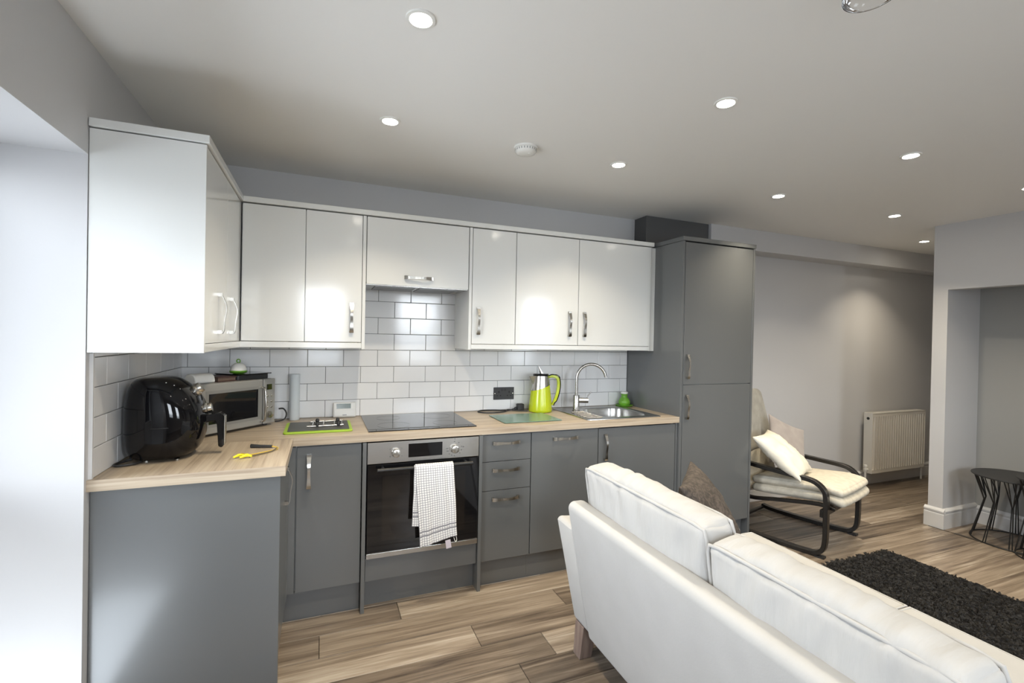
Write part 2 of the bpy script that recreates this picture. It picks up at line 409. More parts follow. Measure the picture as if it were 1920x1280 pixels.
for r in range(8):
    lo, hi = (.004, 2.935) if r < 5 else (.93, 1.56)
    z0 = TZ0 + r * TPZ; z1 = z0 + TPZ
    if r == 4: z1 = z0 + TPZ
    sh = 0 if r % 2 == 0 else TPX / 2
    if r == 4:  # course that runs behind the bottom of the wall units
        pass
    x = X0 + sh - 6 * TPX
    while x < hi:
        a, b = max(x, lo), min(x + TPX, hi)
        if b > a: tile(wb, a, b, z0, z1, 'B')
        x += TPX
for r in range(5):
    z0 = TZ0 + r * TPZ; sh = -.98 if r % 2 else -1.0805
    y = sh - TPX * (1 if r % 2 else 0)
    while y < -.01:
        a, b = max(y, -1.08), min(y + TPX, -.010)
        if b > a: tile(wl, a, b, z0, z0 + TPZ, 'L')
        y += TPX
obj('edge_strip', B(0, .011, -1.092, -1.0815, TZ0, 1.335), TRIMW, wl)
del struct_t

# ---------------------------------------------------------------- cabinet handle (bowed strap pull)
def handle_mesh(L=.165):
    g = G(); n = 22; pts = []
    for i in range(n + 1):
        t = -1 + 2 * i / n
        z = t * L / 2; pr = .013 + .017 * (1 - t * t) ** .8 + .003 * math.sin(t * 5)
        wd = .0065 + .0045 * abs(t) ** 1.6
        pts.append((z, pr, wd))
    for z, pr, wd in pts:
        g.v += [(-wd, -pr, z), (wd, -pr, z), (wd, -pr + .004, z), (-wd, -pr + .004, z)]
    for i in range(n):
        for j in range(4): g.f.append((4 * i + j, 4 * i + (j + 1) % 4, 4 * i + 4 + (j + 1) % 4, 4 * i + 4 + j))
    g.f += [(3, 2, 1, 0), tuple(4 * n + j for j in range(4))]
    for s in (-1, 1):
        z0, z1 = sorted((s * L / 2, s * (L / 2 - .014))); g.box(-.010, .010, -.015, 0, z0, z1)
    me = mesh_of('handle', g, CHROME)
    me.polygons.foreach_set('use_smooth', [True] * len(me.polygons)); me.set_sharp_from_angle(angle=math.radians(30))
    return me
HM = handle_mesh()
def hv(parent, x, z, y): return place('handle', HM, parent, T((x, y, z)), 'polished nickel bow handle')
def hh(parent, x, z, y): return place('handle', HM, parent, T((x, y, z)) @ RY(PI / 2), 'polished nickel bow handle')
def hx(parent, y, z, x): return place('handle', HM, parent, T((x, y, z)) @ RZ(PI / 2), 'polished nickel bow handle')

# ---------------------------------------------------------------- base units
FY = -.585; DT = .019; g_ = .0015
def door(parent, x0, x1, z0, z1, M=LOWER, yf=FY, name='door', th=DT):
    return obj(name, B(x0 + g_, x1 - g_, yf, yf + th, z0 + g_, z1 - g_), M, parent, bevel=.0012)
ZT = .868; ZD0 = .152; PLY = -.545
# return leg with the tall end panel
t = thing('base_cabinet', 'grey gloss base unit with broad blank end panel under the short worktop leg', 'kitchen cabinet', (.29, -.85, 0))
obj('end_panel', B(.003, .582, -1.083, -1.065, 0, ZT), LOWER, t, bevel=.001)
obj('carcase', B(.003, .560, -1.063, -.62, .154, ZT), CARC, t)
d = obj('door', B(.562, .580, -1.060, -.655, ZD0, ZT - .004), LOWER, t, bevel=.0012); hx(d, -.80, .745, .580)
obj('plinth', B(.52, .535, -1.063, -.60, 0, ZD0 - .004), LOWER, t)
# corner
t = thing('base_cabinet', 'grey gloss corner base unit, single door between end panel and oven', 'kitchen cabinet', (.75, -.3, 0))
obj('carcase', B(.003, .918, -.560, -.015, .154, ZT), CARC, t)
obj('corner_post', B(.562, .612, FY, FY + .02, ZD0, ZT - .004).box(.562, .582, -.652, FY - .001, ZD0, ZT - .004), LOWER, t, bevel=.001)
d = door(t, .616, .918, ZD0, ZT - .004); hv(d, .672, .742, FY)
obj('plinth', B(.537, .918, PLY, PLY + .015, 0, ZD0 - .004), LOWER, t)
# oven housing
t = thing('oven_housing', 'grey gloss tall sided housing panels around the built in oven', 'kitchen cabinet', (1.24, -.3, 0))
obj('side_panel', B(.921, .940, -.603, -.02, 0, ZT), LOWER, t, bevel=.001)
obj('side_panel', B(1.540, 1.559, -.603, -.02, 0, ZT), LOWER, t, bevel=.001)
obj('filler_panel', B(.943, 1.537, FY, FY + DT, ZD0, .268), LOWER, t, bevel=.0012)
obj('plinth', B(.941, 1.539, PLY + .02, PLY + .035, 0, ZD0 - .004), LOWER, t)
obj('shelf', B(.941, 1.539, -.56, -.02, .255, .272), CARC, t)
# drawers
t = thing('drawer_unit', 'narrow grey gloss unit of three drawers right of the oven', 'kitchen cabinet', (1.71, -.3, 0))
obj('carcase', B(1.562, 1.862, -.562, -.02, .154, ZT), CARC, t)
for z0, z1 in ((.712, ZT - .004), (.548, .712), (ZD0, .548)):
    d = door(t, 1.562, 1.862, z0, z1, name='drawer'); hh(d, 1.705, z1 - .047 if z1 < .8 else .818, FY)
obj('plinth', B(1.561, 1.862, PLY, PLY + .015, 0, ZD0 - .004), LOWER, t)
# integrated door
t = thing('base_cabinet', 'grey gloss full height door with horizontal handle near its top', 'kitchen cabinet', (2.09, -.3, 0))
obj('carcase', B(1.864, 2.314, -.562, -.02, .154, ZT), CARC, t)
d = door(t, 1.864, 2.318, ZD0, ZT - .004); hh(d, 2.085, .820, FY)
obj('plinth', B(1.863, 2.318, PLY, PLY + .015, 0, ZD0 - .004), LOWER, t)
# sink unit
t = thing('base_cabinet', 'grey gloss sink unit with vertical handle, partly behind the sofa', 'kitchen cabinet', (2.62, -.3, 0))
obj('carcase', B(2.318, 2.334, -.562, -.02, .154, ZT).box(2.9, 2.916, -.562, -.02, .154, ZT).box(2.334, 2.9, -.562, -.02, .154, .17), CARC, t)
d = door(t, 2.320, 2.916, ZD0, ZT - .004); hv(d, 2.368, .745, FY)
obj('filler_strip', B(2.918, 2.934, FY, FY + DT, ZD0, ZT), LOWER, t)
obj('plinth', B(2.319, 2.934, PLY, PLY + .015, 0, ZD0 - .004), LOWER, t)
# tall unit
t = thing('tall_cabinet', 'tall grey gloss larder unit with two doors at the end of the run', 'tall cabinet', (3.26, -.3, 0))
TY = -.600
obj('side_panel', B(2.937, 2.956, TY, -.002, 0, 2.083), LOWER, t, bevel=.001)
obj('side_panel', B(3.572, 3.590, TY, -.02, 0, 2.083), LOWER, t, bevel=.001)
obj('carcase', B(2.957, 3.571, TY + .025, -.02, .154, 2.08), CARC, t)
d = door(t, 2.958, 3.570, 1.124, 2.078, yf=TY); hv(d, 2.99, 1.245, TY)
d = door(t, 2.958, 3.570, .155, 1.122, yf=TY); hv(d, 2.99, .975, TY)
obj('cornice', B(2.934, 3.594, TY - .006, -.02, 2.085, 2.113), LOWER, t, bevel=.002)
obj('plinth', B(2.957, 3.571, PLY, PLY + .015, 0, .150), LOWER, t)

# ---------------------------------------------------------------- worktop with sink cut-out
t = thing('worktop', 'L-shaped light oak laminate worktop over the grey base units', 'worktop', (.3, -.3, .872))
SK = (2.30, 2.785, -.525, -.10)
obj('back_run', B(.0045, SK[0], -.6, -.0045, .872, .91).box(SK[1], 2.936, -.6, -.0045, .872, .91).box(SK[0], SK[1], -.6, SK[2], .872, .91).box(SK[0], SK[1], SK[3], -.0045, .872, .91), OAKT, t)
obj('short_leg', B(-.004, .6, -1.103, -.6005, .872, .91), OAKTY, t, bevel=.001)
obj('edge_band', B(-.004, .6005, -1.1045, -1.1032, .872, .91), OAKT, t)

# ---------------------------------------------------------------- wall units
UY = -.335; UX_ = .33; UZ0 = 1.372; UZ1 = 2.078
t = thing('wall_cabinet', 'pale grey gloss wall unit on the left wall with blank end panel', 'wall cabinet', (.16, -.7, 1.34))
obj('end_panel', B(.002, .332, -1.118, -1.10, 1.338, UZ1), UPPER, t, bevel=.001)
obj('carcase', B(.013, .311, -1.098, -.34, 1.374, UZ1 - .004), UPPER, t)
d = obj('door', B(.312, UX_, -1.098, -.70, UZ0, UZ1 - .002), UPPER, t, bevel=.0012); hx(d, -.865, 1.49, UX_)
d = obj('door', B(.312, UX_, -.697, -.375, UZ0, UZ1 - .002), UPPER, t, bevel=.0012); hx(d, -.60, 1.49, UX_)
obj('corner_post', B(.312, UX_, -.373, UY, UZ0, UZ1 - .002), UPPER, t, bevel=.001)
t = thing('wall_cabinet', 'pale grey gloss double door wall unit left of the extractor cupboard', 'wall cabinet', (.63, -.17, 1.34))
obj('carcase', B(.333, .924, UY + .02, -.012, 1.374, UZ1 - .004), UPPER, t)
d = door(t, .336, .634, UZ0, UZ1, UPPER, UY); d = door(t, .634, .924, UZ0, UZ1, UPPER, UY); hv(d, .871, 1.508, UY)
obj('side_panel', B(.925, .943, UY - .002, -.012, 1.335, UZ1), UPPER, t, bevel=.001)
t = thing('extractor_cupboard', 'short pale grey gloss cupboard hiding the extractor above the hob', 'wall cabinet', (1.24, -.17, 1.7))
obj('carcase', B(.946, 1.540, UY + .02, -.012, 1.715, UZ1 - .004), UPPER, t)
d = door(t, .946, 1.540, 1.700, UZ1, UPPER, UY); hh(d, 1.238, 1.749, UY)
ex = obj('extractor_hood', B(.947, 1.539, UY + .022, -.014, 1.698, 1.714), STEEL, t)
obj('grease_filter', B(1.00, 1.23, -.28, -.06, 1.694, 1.699).box(1.255, 1.485, -.28, -.06, 1.694, 1.699), mat('filter mesh', (.25, .25, .25), .45, .8, bump=(200, .5, .001)), ex)
t = thing('wall_cabinet', 'narrow pale grey gloss wall unit just right of the extractor cupboard', 'wall cabinet', (1.70, -.17, 1.34))
obj('side_panel', B(1.543, 1.561, UY - .002, -.012, 1.338, UZ1), UPPER, t, bevel=.001)
obj('carcase', B(1.562, 1.850, UY + .02, -.012, 1.374, UZ1 - .004), UPPER, t)
d = door(t, 1.563, 1.850, UZ0, UZ1, UPPER, UY); hv(d, 1.603, 1.512, UY)
t = thing('wall_cabinet', 'pale grey gloss wall unit second from the tall grey unit', 'wall cabinet', (2.07, -.17, 1.34))
obj('carcase', B(1.852, 2.300, UY + .02, -.012, 1.374, UZ1 - .004), UPPER, t)
d = door(t, 1.851, 2.302, UZ0, UZ1, UPPER, UY); hv(d, 2.235, 1.512, UY)
t = thing('wall_cabinet', 'pale grey gloss wall unit over the sink touching the tall unit', 'wall cabinet', (2.6, -.17, 1.34))
obj('carcase', B(2.304, 2.888, UY + .02, -.012, 1.374, UZ1 - .004), UPPER, t)
d = door(t, 2.303, 2.890, UZ0, UZ1, UPPER, UY); hv(d, 2.347, 1.512, UY)
obj('end_panel', B(2.890, 2.936, UY + .015, -.012, 1.340, UZ1), UPPER, t)
g = B(.002, UX_ + .012, -1.126, UY - .012, 2.082, 2.110).box(.002, 2.905, UY - .012, -.012, 2.082, 2.110)
top('cornice', g, UPPER, 'pale grey L-shaped cornice strip along the tops of the wall units', 'cornice', bevel=.002)
top('pelmet', B(.300, UX_ + .002, -1.099, UY - .003, 1.340, 1.370).box(.300, .924, UY - .002, UY + .028, 1.340, 1.370), UPPER, 'pale grey light pelmet under the left hand wall units', 'pelmet', bevel=.001)
top('pelmet', B(1.562, 2.889, UY - .002, UY + .028, 1.342, 1.370), UPPER, 'pale grey light pelmet under the right hand wall units', 'pelmet', bevel=.001)

# ---------------------------------------------------------------- built in oven
t = thing('oven', 'built in oven with stainless control panel and black glass door', 'oven', (1.24, -.33, .273))
obj('body', B(.946, 1.534, -.583, -.03, .275, .862), mat('oven body', (.05, .05, .05), .5, bump=(20, .02, .001)), t)
cp = obj('control_panel', B(.944, 1.536, -.604, -.584, .757, .866), STEEL, t, bevel=.0015)
obj('display', B(1.150, 1.330, -.6055, -.6042, .779, .850), BLACKG, cp)
def knob(x, z, r=.021):
    g = G().lathe([(r * 1.08, 0), (r * 1.08, -.004), (r, -.005), (r, -.022), (r * .93, -.027), (r * .55, -.029)], 28, (x, -.604, z), 'y')
    k = obj('knob', g, CHROME, cp, smooth=35)
    obj('grip', B(x - .003, x + .003, -.638, -.632, z - r * .7, z + r * .7), CHROME, k, bevel=.001)
knob(1.086, .809); knob(1.397, .808)
g = G()
for a in (35, 145, 215, 325): g.box(1.086 + .036 * math.cos(math.radians(a)) - .002, 1.086 + .036 * math.cos(math.radians(a)) + .002, -.6049, -.6041, .809 + .033 * math.sin(math.radians(a)) - .003, .809 + .033 * math.sin(math.radians(a)) + .003)
for i, a in enumerate((90, 55, 15, 345, 318, 270, 247, 225, 197, 175)):
    cx, cz = 1.397 + .040 * math.cos(math.radians(a)), .808 + .038 * math.sin(math.radians(a)); ww = .006 if a in (197, 175) else .0028
    g.box(cx - ww, cx + ww, -.6049, -.6041, cz - .0022, cz + .0022)
g.box(1.442, 1.450, -.6049, -.6041, .812, .817).box(1.395, 1.400, -.6049, -.6041, .858, .862)
obj('printed_symbols', g, mat('grey print', (.12, .12, .12), .5, bump=(5, .01, .001)), cp, kind='stuff')
dr = obj('door', B(.945, 1.535, -.606, -.586, .302, .753), BLACKG, t, bevel=.002)
obj('inner_window', B(1.02, 1.46, -.6068, -.6061, .36, .69), mat('tinted oven window', (.012, .010, .009), .06, bump=(5, .01, .001)), dr)
obj('bottom_trim', B(.945, 1.535, -.609, -.586, .275, .301), STEEL, dr, bevel=.0015)
g = G().tube([(.99, -.645, .733), (1.49, -.645, .733)], .0095, 14)
g.tube([(1.02, -.606, .733), (1.02, -.645, .733)], .008, 10).tube([(1.46, -.606, .733), (1.46, -.645, .733)], .008, 10)
obj('door_handle', g, mat('dark steel bar', (.008, .008, .008), .45, .0, bump=(10, .02, .001)), dr, smooth=40)

# hob
t = thing('hob', 'black ceramic glass hob set flush above the oven', 'hob', (1.245, -.285, .9102))
obj('glass_plate', B(.952, 1.538, -.552, -.028, .9106, .9156), BLACKG, t, bevel=.001)
for cx, cy, r in ((1.10, -.41, .09), (1.10, -.17, .07), (1.39, -.41, .07), (1.39, -.17, .09)):
    obj('cooking_zone', G().tube([(cx + r * math.cos(2 * PI * i / 48), cy + r * math.sin(2 * PI * i / 48), .9154) for i in range(48)], .0006, 4, closed=True), mat('hob marks', (.05, .05, .05), .15, bump=(5, .01, .001)), t)

# ---------------------------------------------------------------- sink and tap
t = thing('sink', 'stainless steel inset sink with grooved drainer beside the tap', 'sink', (2.54, -.31, .911))
g = G()
X_0, X_1, Y_0, Y_1 = 2.258, 2.820, -.560, -.062; bx0, bx1, by0, by1 = 2.43, 2.78, -.505, -.135; bz = .775
def rr(x0, x1, y0, y1, r, z, n=6):
    out = []
    for cx, cy, a0 in ((x1 - r, y1 - r, 0), (x0 + r, y1 - r, 90), (x0 + r, y0 + r, 180), (x1 - r, y0 + r, 270)):
        for i in range(n + 1):
            a = math.radians(a0 + 90 * i / n); out.append((cx + r * math.cos(a), cy + r * math.sin(a), z))
    return out
loops = [rr(X_0, X_1, Y_0, Y_1, .012, .9108), rr(X_0 + .001, X_1 - .001, Y_0 + .001, Y_1 - .001, .012, .9158), rr(X_0 + .006, X_1 - .006, Y_0 + .006, Y_1 - .006, .012, .9175),
         rr(X_0 + .014, X_1 - .014, Y_0 + .014, Y_1 - .014, .012, .9155), rr(bx0 - .008, bx1 + .008, by0 - .008, by1 + .008, .10, .9150), rr(bx0, bx1, by0, by1, .10, .909), rr(bx0 + .006, bx1 - .006, by0 + .006, by1 - .006, .095, .80), rr(bx0 + .03, bx1 - .03, by0 + .03, by1 - .03, .07, bz), rr(bx0 + .12, bx1 - .12, by0 + .13, by1 - .13, .04, bz - .004)]
for i, l in enumerate(loops):
    g.v += l
    if i:
        k = len(l)
        for j in range(k): a = (i - 1) * k + j; b = (i - 1) * k + (j + 1) % k; g.f.append((a, b, b + k, a + k))
k = len(loops[0]); g.f.append(tuple(range((len(loops) - 1) * k, len(loops) * k)))
obj('bowl_and_rim', g, mat('sink steel', (.42, .41, .39), .24, 1, bump=(30, .03, .001)), t, smooth=45)
obj('drain', G().lathe([(.040, bz - .002), (.038, bz + .001), (.02, bz + .0005), (.001, bz)], 28, (2.605, -.32, 0)), CHROME, t, smooth=40)
for i in range(6):
    y = -.49 + i * .045
    obj('drainer_groove', G().tube([(2.285 + .004 * i, y, .9155), (2.405, y, .9155)], .004, 8), STEEL, t, smooth=60)
t = thing('tap', 'brushed steel swan neck mixer tap on the sink rim', 'tap', (2.39, -.19, .9155))
tx, ty = 2.387, -.185
obj('body', G().lathe([(.027, .9158), (.027, .919), (.0225, .921), (.0225, 1.018), (.0205, 1.022), (.014, 1.023)], 28, (tx, ty, 0)), STEEL, t, smooth=35)
dx, dy = .93, -.36; R_ = .103
pts = [(tx, ty, 1.02), (tx, ty, 1.08), (tx, ty, 1.137)]
for i in range(1, 19):
    a = PI - math.radians(172) * i / 18; d_ = R_ + R_ * math.cos(a); pts.append((tx + dx * d_, ty + dy * d_, 1.137 + R_ * math.sin(a)))
obj('spout', G().tube(pts, .0105, 16), STEEL, t, smooth=50)
obj('lever_housing', G().tube([(tx + .018, ty - .004, .985), (tx + .078, ty - .030, .985)], .0185, 20), STEEL, t, smooth=40)
obj('lever', G().tube([(tx + .066, ty - .024, .998), (tx + .078, ty - .030, 1.022), (tx + .098, ty - .038, 1.046)], .0035, 10), STEEL, t, smooth=50)
# soap dispenser
t = thing('soap_dispenser', 'green soap pot with white cap on a green dish beside the tall unit', 'soap dispenser', (2.865, -.085, .912))
obj('dish', G().lathe([(.045, .9105), (.062, .9175), (.066, .924), (.062, .924), (.045, .919), (.001, .918)], 32, (2.862, -.085, 0)), GREEN, t, smooth=40)
obj('bottle', G().lathe([(.034, .9195), (.043, .932), (.044, .948), (.036, .966), (.026, .978), (.022, .992), (.026, 1.0), (.026, 1.006)], 32, (2.862, -.085, 0)), GREEN, t, smooth=50)
obj('cap', G().lathe([(.024, 1.0065), (.027, 1.010), (.026, 1.020), (.014, 1.025)], 28, (2.862, -.085, 0)), WHITEP, t, smooth=50)

# ---------------------------------------------------------------- kettle
t = thing('kettle', 'lime green and steel jug kettle standing by the tap', 'kettle', (2.125, -.15, .9105))
kx, ky = 2.125, -.15
prof = [(.070, .9108), (.077, .914), (.078, .93), (.073, .99), (.065, 1.06), (.058, 1.12), (.054, 1.158)]
obj('jug', G().lathe(prof, 40, (kx, ky, 0)), CHROME, t, smooth=40)
bm = bmesh.new(); g = G().lathe([(r + .0022, h) for r, h in [(.070, .9115), (.077, .914), (.078, .93), (.0755, .96), (.073, .99), (.069, 1.025), (.065, 1.06), (.0615, 1.09), (.058, 1.12), (.054, 1.158)]], 48, (kx, ky, 0), cap=False)
me = bpy.data.meshes.new('sleeve'); g.xf(WM[t].inverted()); me.from_pydata(g.v, [], g.f); bm.from_mesh(me)
bmesh.ops.bisect_plane(bm, geom=bm.verts[:] + bm.edges[:] + bm.faces[:], plane_co=(0, 0, .168), plane_no=(-.34, .05, 1), clear_outer=True)
bm.to_mesh(me); bm.free(); me.materials.append(LIME); me.polygons.foreach_set('use_smooth', [True] * len(me.polygons))
obj('sleeve', me, None, t)
obj('lid', G().lathe([(.0545, 1.1585), (.055, 1.166), (.050, 1.172), (.02, 1.174)], 32, (kx, ky, 0)), BLACKP, t, smooth=40)
obj('spout', G().hexa([(kx - .045, ky - .02, 1.09), (kx - .045, ky + .02, 1.09), (kx - .062, ky + .004, 1.10), (kx - .062, ky - .004, 1.10)], [(kx - .045, ky - .026, 1.157), (kx - .045, ky + .026, 1.157), (kx - .088, ky + .006, 1.157), (kx - .088, ky - .006, 1.157)]), CHROME, t, bevel=.002)
hp = smooth_path([(kx + .050, ky - .01, 1.148), (kx + .075, ky - .02, 1.156), (kx + .112, ky - .03, 1.142), (kx + .120, ky - .032, 1.09), (kx + .108, ky - .03, 1.02), (kx + .082, ky - .022, .955)], 6)
obj('handle', G().tube(hp, 0, rect=(.010, .011)), LIME, t, bevel=.004, smooth=50)
hp2 = [p + Vector((.011 if p.x > kx + .09 else .004, -.003, .011 if p.z > 1.13 else 0)) for p in hp]
obj('handle_back', G().tube(hp2, 0, rect=(.0035, .0105)), BLACKP, t, smooth=50)
obj('open_latch', G().hexa([(kx - .002, ky - .012, 1.172), (kx - .002, ky + .012, 1.172), (kx + .014, ky + .012, 1.172), (kx + .014, ky - .012, 1.172)], [(kx - .022, ky - .006, 1.222), (kx - .022, ky + .006, 1.222), (kx - .017, ky + .006, 1.222), (kx - .017, ky - .006, 1.222)]), CHROME, t, bevel=.001)
t = thing('power_plug', 'black mains plug and looped flex lying left of the kettle', 'plug', (1.95, -.08, .9105))
obj('plug', G().box(1.985, 2.035, -.085, -.045, .911, .958).box(1.965, 1.986, -.075, -.055, .915, .935), BLACKM, t, bevel=.008)
pts = smooth_path([(1.968, -.065, .925), (1.93, -.07, .916), (1.88, -.062, .9155), (1.82, -.035, .9155), (1.745, -.030, .9155), (1.70, -.07, .9155), (1.72, -.125, .9155), (1.80, -.145, .9155), (1.88, -.115, .9155), (1.915, -.075, .9205), (1.97, -.10, .9155), (2.04, -.13, .9155)], 7)
obj('flex', G().tube(pts, .0042, 8), BLACKM, t, smooth=60)
# socket
t = thing('wall_socket', 'black nickel double wall socket on the tiles left of the kettle', 'socket', (1.905, -.012, .98))
sp_ = obj('plate', B(1.829, 1.981, -.0175, -.0115, .983, 1.069), mat('black nickel', (.045, .045, .045), .3, .6, bump=(20, .03, .001)), t, bevel=.002)
g = G()
for cx in (1.868, 1.944): g.box(cx - .0035, cx + .0035, -.0182, -.0172, 1.030, 1.042).box(cx - .016, cx - .008, -.0182, -.0172, 1.008, 1.014).box(cx + .008, cx + .016, -.0182, -.0172, 1.008, 1.014)
obj('pin_holes', g, mat('socket hole', (.003, .003, .003), .8, bump=(5, .01, .001)), sp_, kind='stuff')
for cx in (1.893, 1.917): obj('rocker_switch', B(cx - .006, cx + .006, -.0215, -.0172, 1.043, 1.060), BLACKM, sp_, bevel=.001)
for cx in (1.838, 1.972): obj('screw', G().lathe([(.0035, -.0176), (.0035, -.0188), (.0015, -.0192)], 12, (cx, 0, 1.026), 'y'), CHROME, sp_, smooth=40)
# glass chopping board
t = thing('glass_board', 'frosted green glass worktop saver beside the hob', 'chopping board', (1.91, -.38, .9105))
MG = mat('frosted green glass', (.20, .33, .27), .22, bump=(60, .06, .001), inp={'Transmission Weight': .35})
obj('plate', B(1.722, 2.100, -.516, -.232, .9125, .9165), MG, t, bevel=.001)
for x, y in ((1.74, -.50), (2.08, -.50), (1.74, -.25), (2.08, -.25)): obj('foot', G().lathe([(.006, .9103), (.006, .9126)], 12, (x, y, 0)), WHITEP, t)
# green board with rack on top
t = thing('chopping_board', 'dark chopping board with lime rubber rim left of the hob', 'chopping board', (.71, -.34, .9103))
g = G().prism(rr(.548, .878, -.500, -.205, .02, .9105), (0, 0, .010)); obj('rim', g, LIMEB, t, bevel=.003)
g = G().prism(rr(.566, .862, -.480, -.222, .008, .9208), (0, 0, .0025)); obj('board', g, mat('charcoal board', (.055, .055, .05), .45, bump=(60, .1, .001)), t)
t = thing('metal_rack', 'small folding chrome rack lying on the dark chopping board', 'rack', (.74, -.34, .924))
z = .930
for y in (-.405, -.268): obj('rail', G().tube([(.655 if y < -.3 else .668, y, z), (.835, y + .004, z)], .0042, 10), CHROME, t, smooth=60)
for x in (.683, .735, .79, .826): obj('crossbar', G().tube([(x, -.402, z + .004), (x + .004, -.27, z + .004)], .0036, 8), CHROME, t, smooth=60)
for x, y in ((.705, -.275), (.81, -.275), (.705, -.40), (.81, -.40)): obj('clip', G().lathe([(.008, z - .004), (.010, z), (.010, z + .012), (.006, z + .018)], 14, (x, y, 0)), BLACKM, t, smooth=40)
# thermostat
t = thing('thermostat', 'small white room thermostat propped against the tiles', 'thermostat', (.856, -.03, .9105))
M_ = T((.856, -.046, .9115)) @ RXm(-.16)
th = obj('case', B(-.066, .066, 0, .024, 0, .092).xf(M_), WHITEP, t, bevel=.008, seg=3)
obj('screen', B(-.046, .036, -.0012, .001, .052, .082).xf(M_), mat('lcd screen', (.09, .12, .09), .2, bump=(5, .01, .001)), th)
obj('lower_flap', B(-.058, .058, -.002, .002, .008, .044).xf(M_), WHITEP, th, bevel=.001)
obj('logo', B(-.012, .012, -.003, -.0018, .011, .016).xf(M_), mat('grey logo print', (.3, .3, .3), .5, bump=(5, .01, .001)), th)
# roll
t = thing('paper_roll', 'tall pale roll standing upright between microwave and thermostat', 'roll', (.578, -.055, .9105))
obj('roll', G().lathe([(.0265, .9106), (.0275, .913), (.0275, 1.176), (.0265, 1.178), (.012, 1.178), (.012, 1.17)], 32, (.578, -.055, 0)), PAPER, t, smooth=40)
# leads with yellow clips
t = thing('yellow_lead', 'yellow cable with black stick and yellow clips on the short worktop leg', 'cable', (.47, -.85, .9105))
obj('stick', G().tube([(.44, -.745, .9185), (.475, -.760, .918), (.525, -.772, .917)], [.0085, .0065, .006], 10), BLACKM, t, smooth=60)
pts = smooth_path([(.523, -.772, .917), (.545, -.785, .914), (.548, -.815, .914), (.52, -.850, .914), (.475, -.885, .914), (.45, -.895, .914), (.435, -.880, .914), (.42, -.865, .914)], 7)
obj('cable', G().tube(pts, .0028, 8), mat('yellow flex', (.60, .42, .06), .4, bump=(30, .02, .001)), t, smooth=60)
pts = smooth_path([(.455, -.925, .914), (.49, -.895, .914), (.53, -.855, .914), (.548, -.82, .9195)], 6)
obj('cable', G().tube(pts, .0025, 8), mat('dark flex', (.12, .10, .07), .4, bump=(30, .02, .001)), t, smooth=60)
YEL = mat('yellow plastic', (.85, .75, .02), .35, bump=(30, .02, .001))
for a, b in (((.402, -.935), (.432, -.905)), ((.425, -.945), (.462, -.925)), ((.432, -.915), (.466, -.938))):
    obj('clip', G().tube([(a[0], a[1], .9165), ((a[0] + b[0]) / 2, (a[1] + b[1]) / 2, .921), (b[0], b[1], .917)], [.004, .0062, .0035], 8), YEL, t, smooth=60)

# ---------------------------------------------------------------- air fryer
t = thing('air_fryer', 'glossy black air fryer on the short worktop leg by the tiled wall', 'air fryer', (.15, -.80, .9105))
PF = [(.913, .050, .222, .100), (.925, .030, .245, .120), (.95, .018, .266, .130), (1.0, .0135, .281, .136), (1.05, .0135, .287, .138), (1.10, .0135, .281, .137), (1.14, .016, .266, .133), (1.17, .021, .248, .127), (1.195, .028, .226, .119), (1.215, .038, .200, .106), (1.228, .052, .175, .088), (1.232, .070, .150, .05)]
g = G(); S = 44
for z, xa, xb, hw in PF:
    cx, a_ = (xa + xb) / 2, (xb - xa) / 2
    for i in range(S):
        th = 2 * PI * i / S; c_, s_ = math.cos(th), math.sin(th); e = .78
        g.v.append((cx + a_ * math.copysign(abs(c_) ** e, c_), -.80 + hw * math.copysign(abs(s_) ** e, s_), z))
for j in range(len(PF) - 1):
    for i in range(S): a = j * S + i; b = j * S + (i + 1) % S; g.f.append((a, b, b + S, a + S))
g.f += [tuple(range(S))[::-1], tuple(range((len(PF) - 1) * S, len(PF) * S))]
body = obj('body', g, BLACKP, t, smooth=60, subsurf=1)
for x, y in ((.10, -.875), (.20, -.875), (.10, -.725), (.20, -.725)): obj('foot', G().lathe([(.010, .9104), (.010, .9135)], 12, (x, y, 0)), CHROME, t)
# control knobs on the sloping front
def fknob(x, z, ang, r):
    M_ = T((x, -.80, z)) @ RY(ang)
    k = obj('dial', G().lathe([(r * 1.15, -.012), (r * 1.15, .004), (r, .006), (r, .018), (r * .9, .021), (r * .4, .022)], 26).xf(M_), CHROME, t, smooth=35)
fknob(.247, 1.176, math.radians(48), .021); fknob(.281, 1.098, math.radians(78), .019)
obj('seam_line', G().tube([(.15 + .1365 * math.cos(a), -.80 + .139 * math.sin(a), 1.045) for a in [math.radians(v) for v in range(-100, 101, 10)]], .0012, 6), BLACKM, t)
hb = obj('basket_handle', G().prism([(.275, -.822, 1.072), (.335, -.822, 1.080), (.348, -.822, 1.068), (.348, -.822, .942), (.340, -.822, .934), (.328, -.822, .940), (.322, -.822, 1.030), (.315, -.822, 1.045), (.275, -.822, 1.040)], (0, .044, 0)), BLACKP, t, bevel=.005, seg=3)
obj('handle_trim', B(.347, .352, -.818, -.782, .945, 1.066), CHROME, hb, bevel=.0022)
pts = smooth_path([(.075, -.85, .925), (.03, -.88, .916), (.016, -.92, .916), (.03, -.945, .916), (.075, -.93, .916), (.09, -.90, .916)], 6)
obj('power_cord', G().tube(pts, .0045, 8), BLACKM, t, smooth=60)
g = G()
for i, (x, z) in enumerate(((.165, 1.226), (.19, 1.217), (.208, 1.204), (.219, 1.193))): g.lathe([(.0022, -.0008), (.0022, .0012), (.001, .002)], 8, (x, -.895 + .004 * i, z - .012 - .002 * i))
obj('indicator_lights', g, WHITEP, t, kind='stuff')

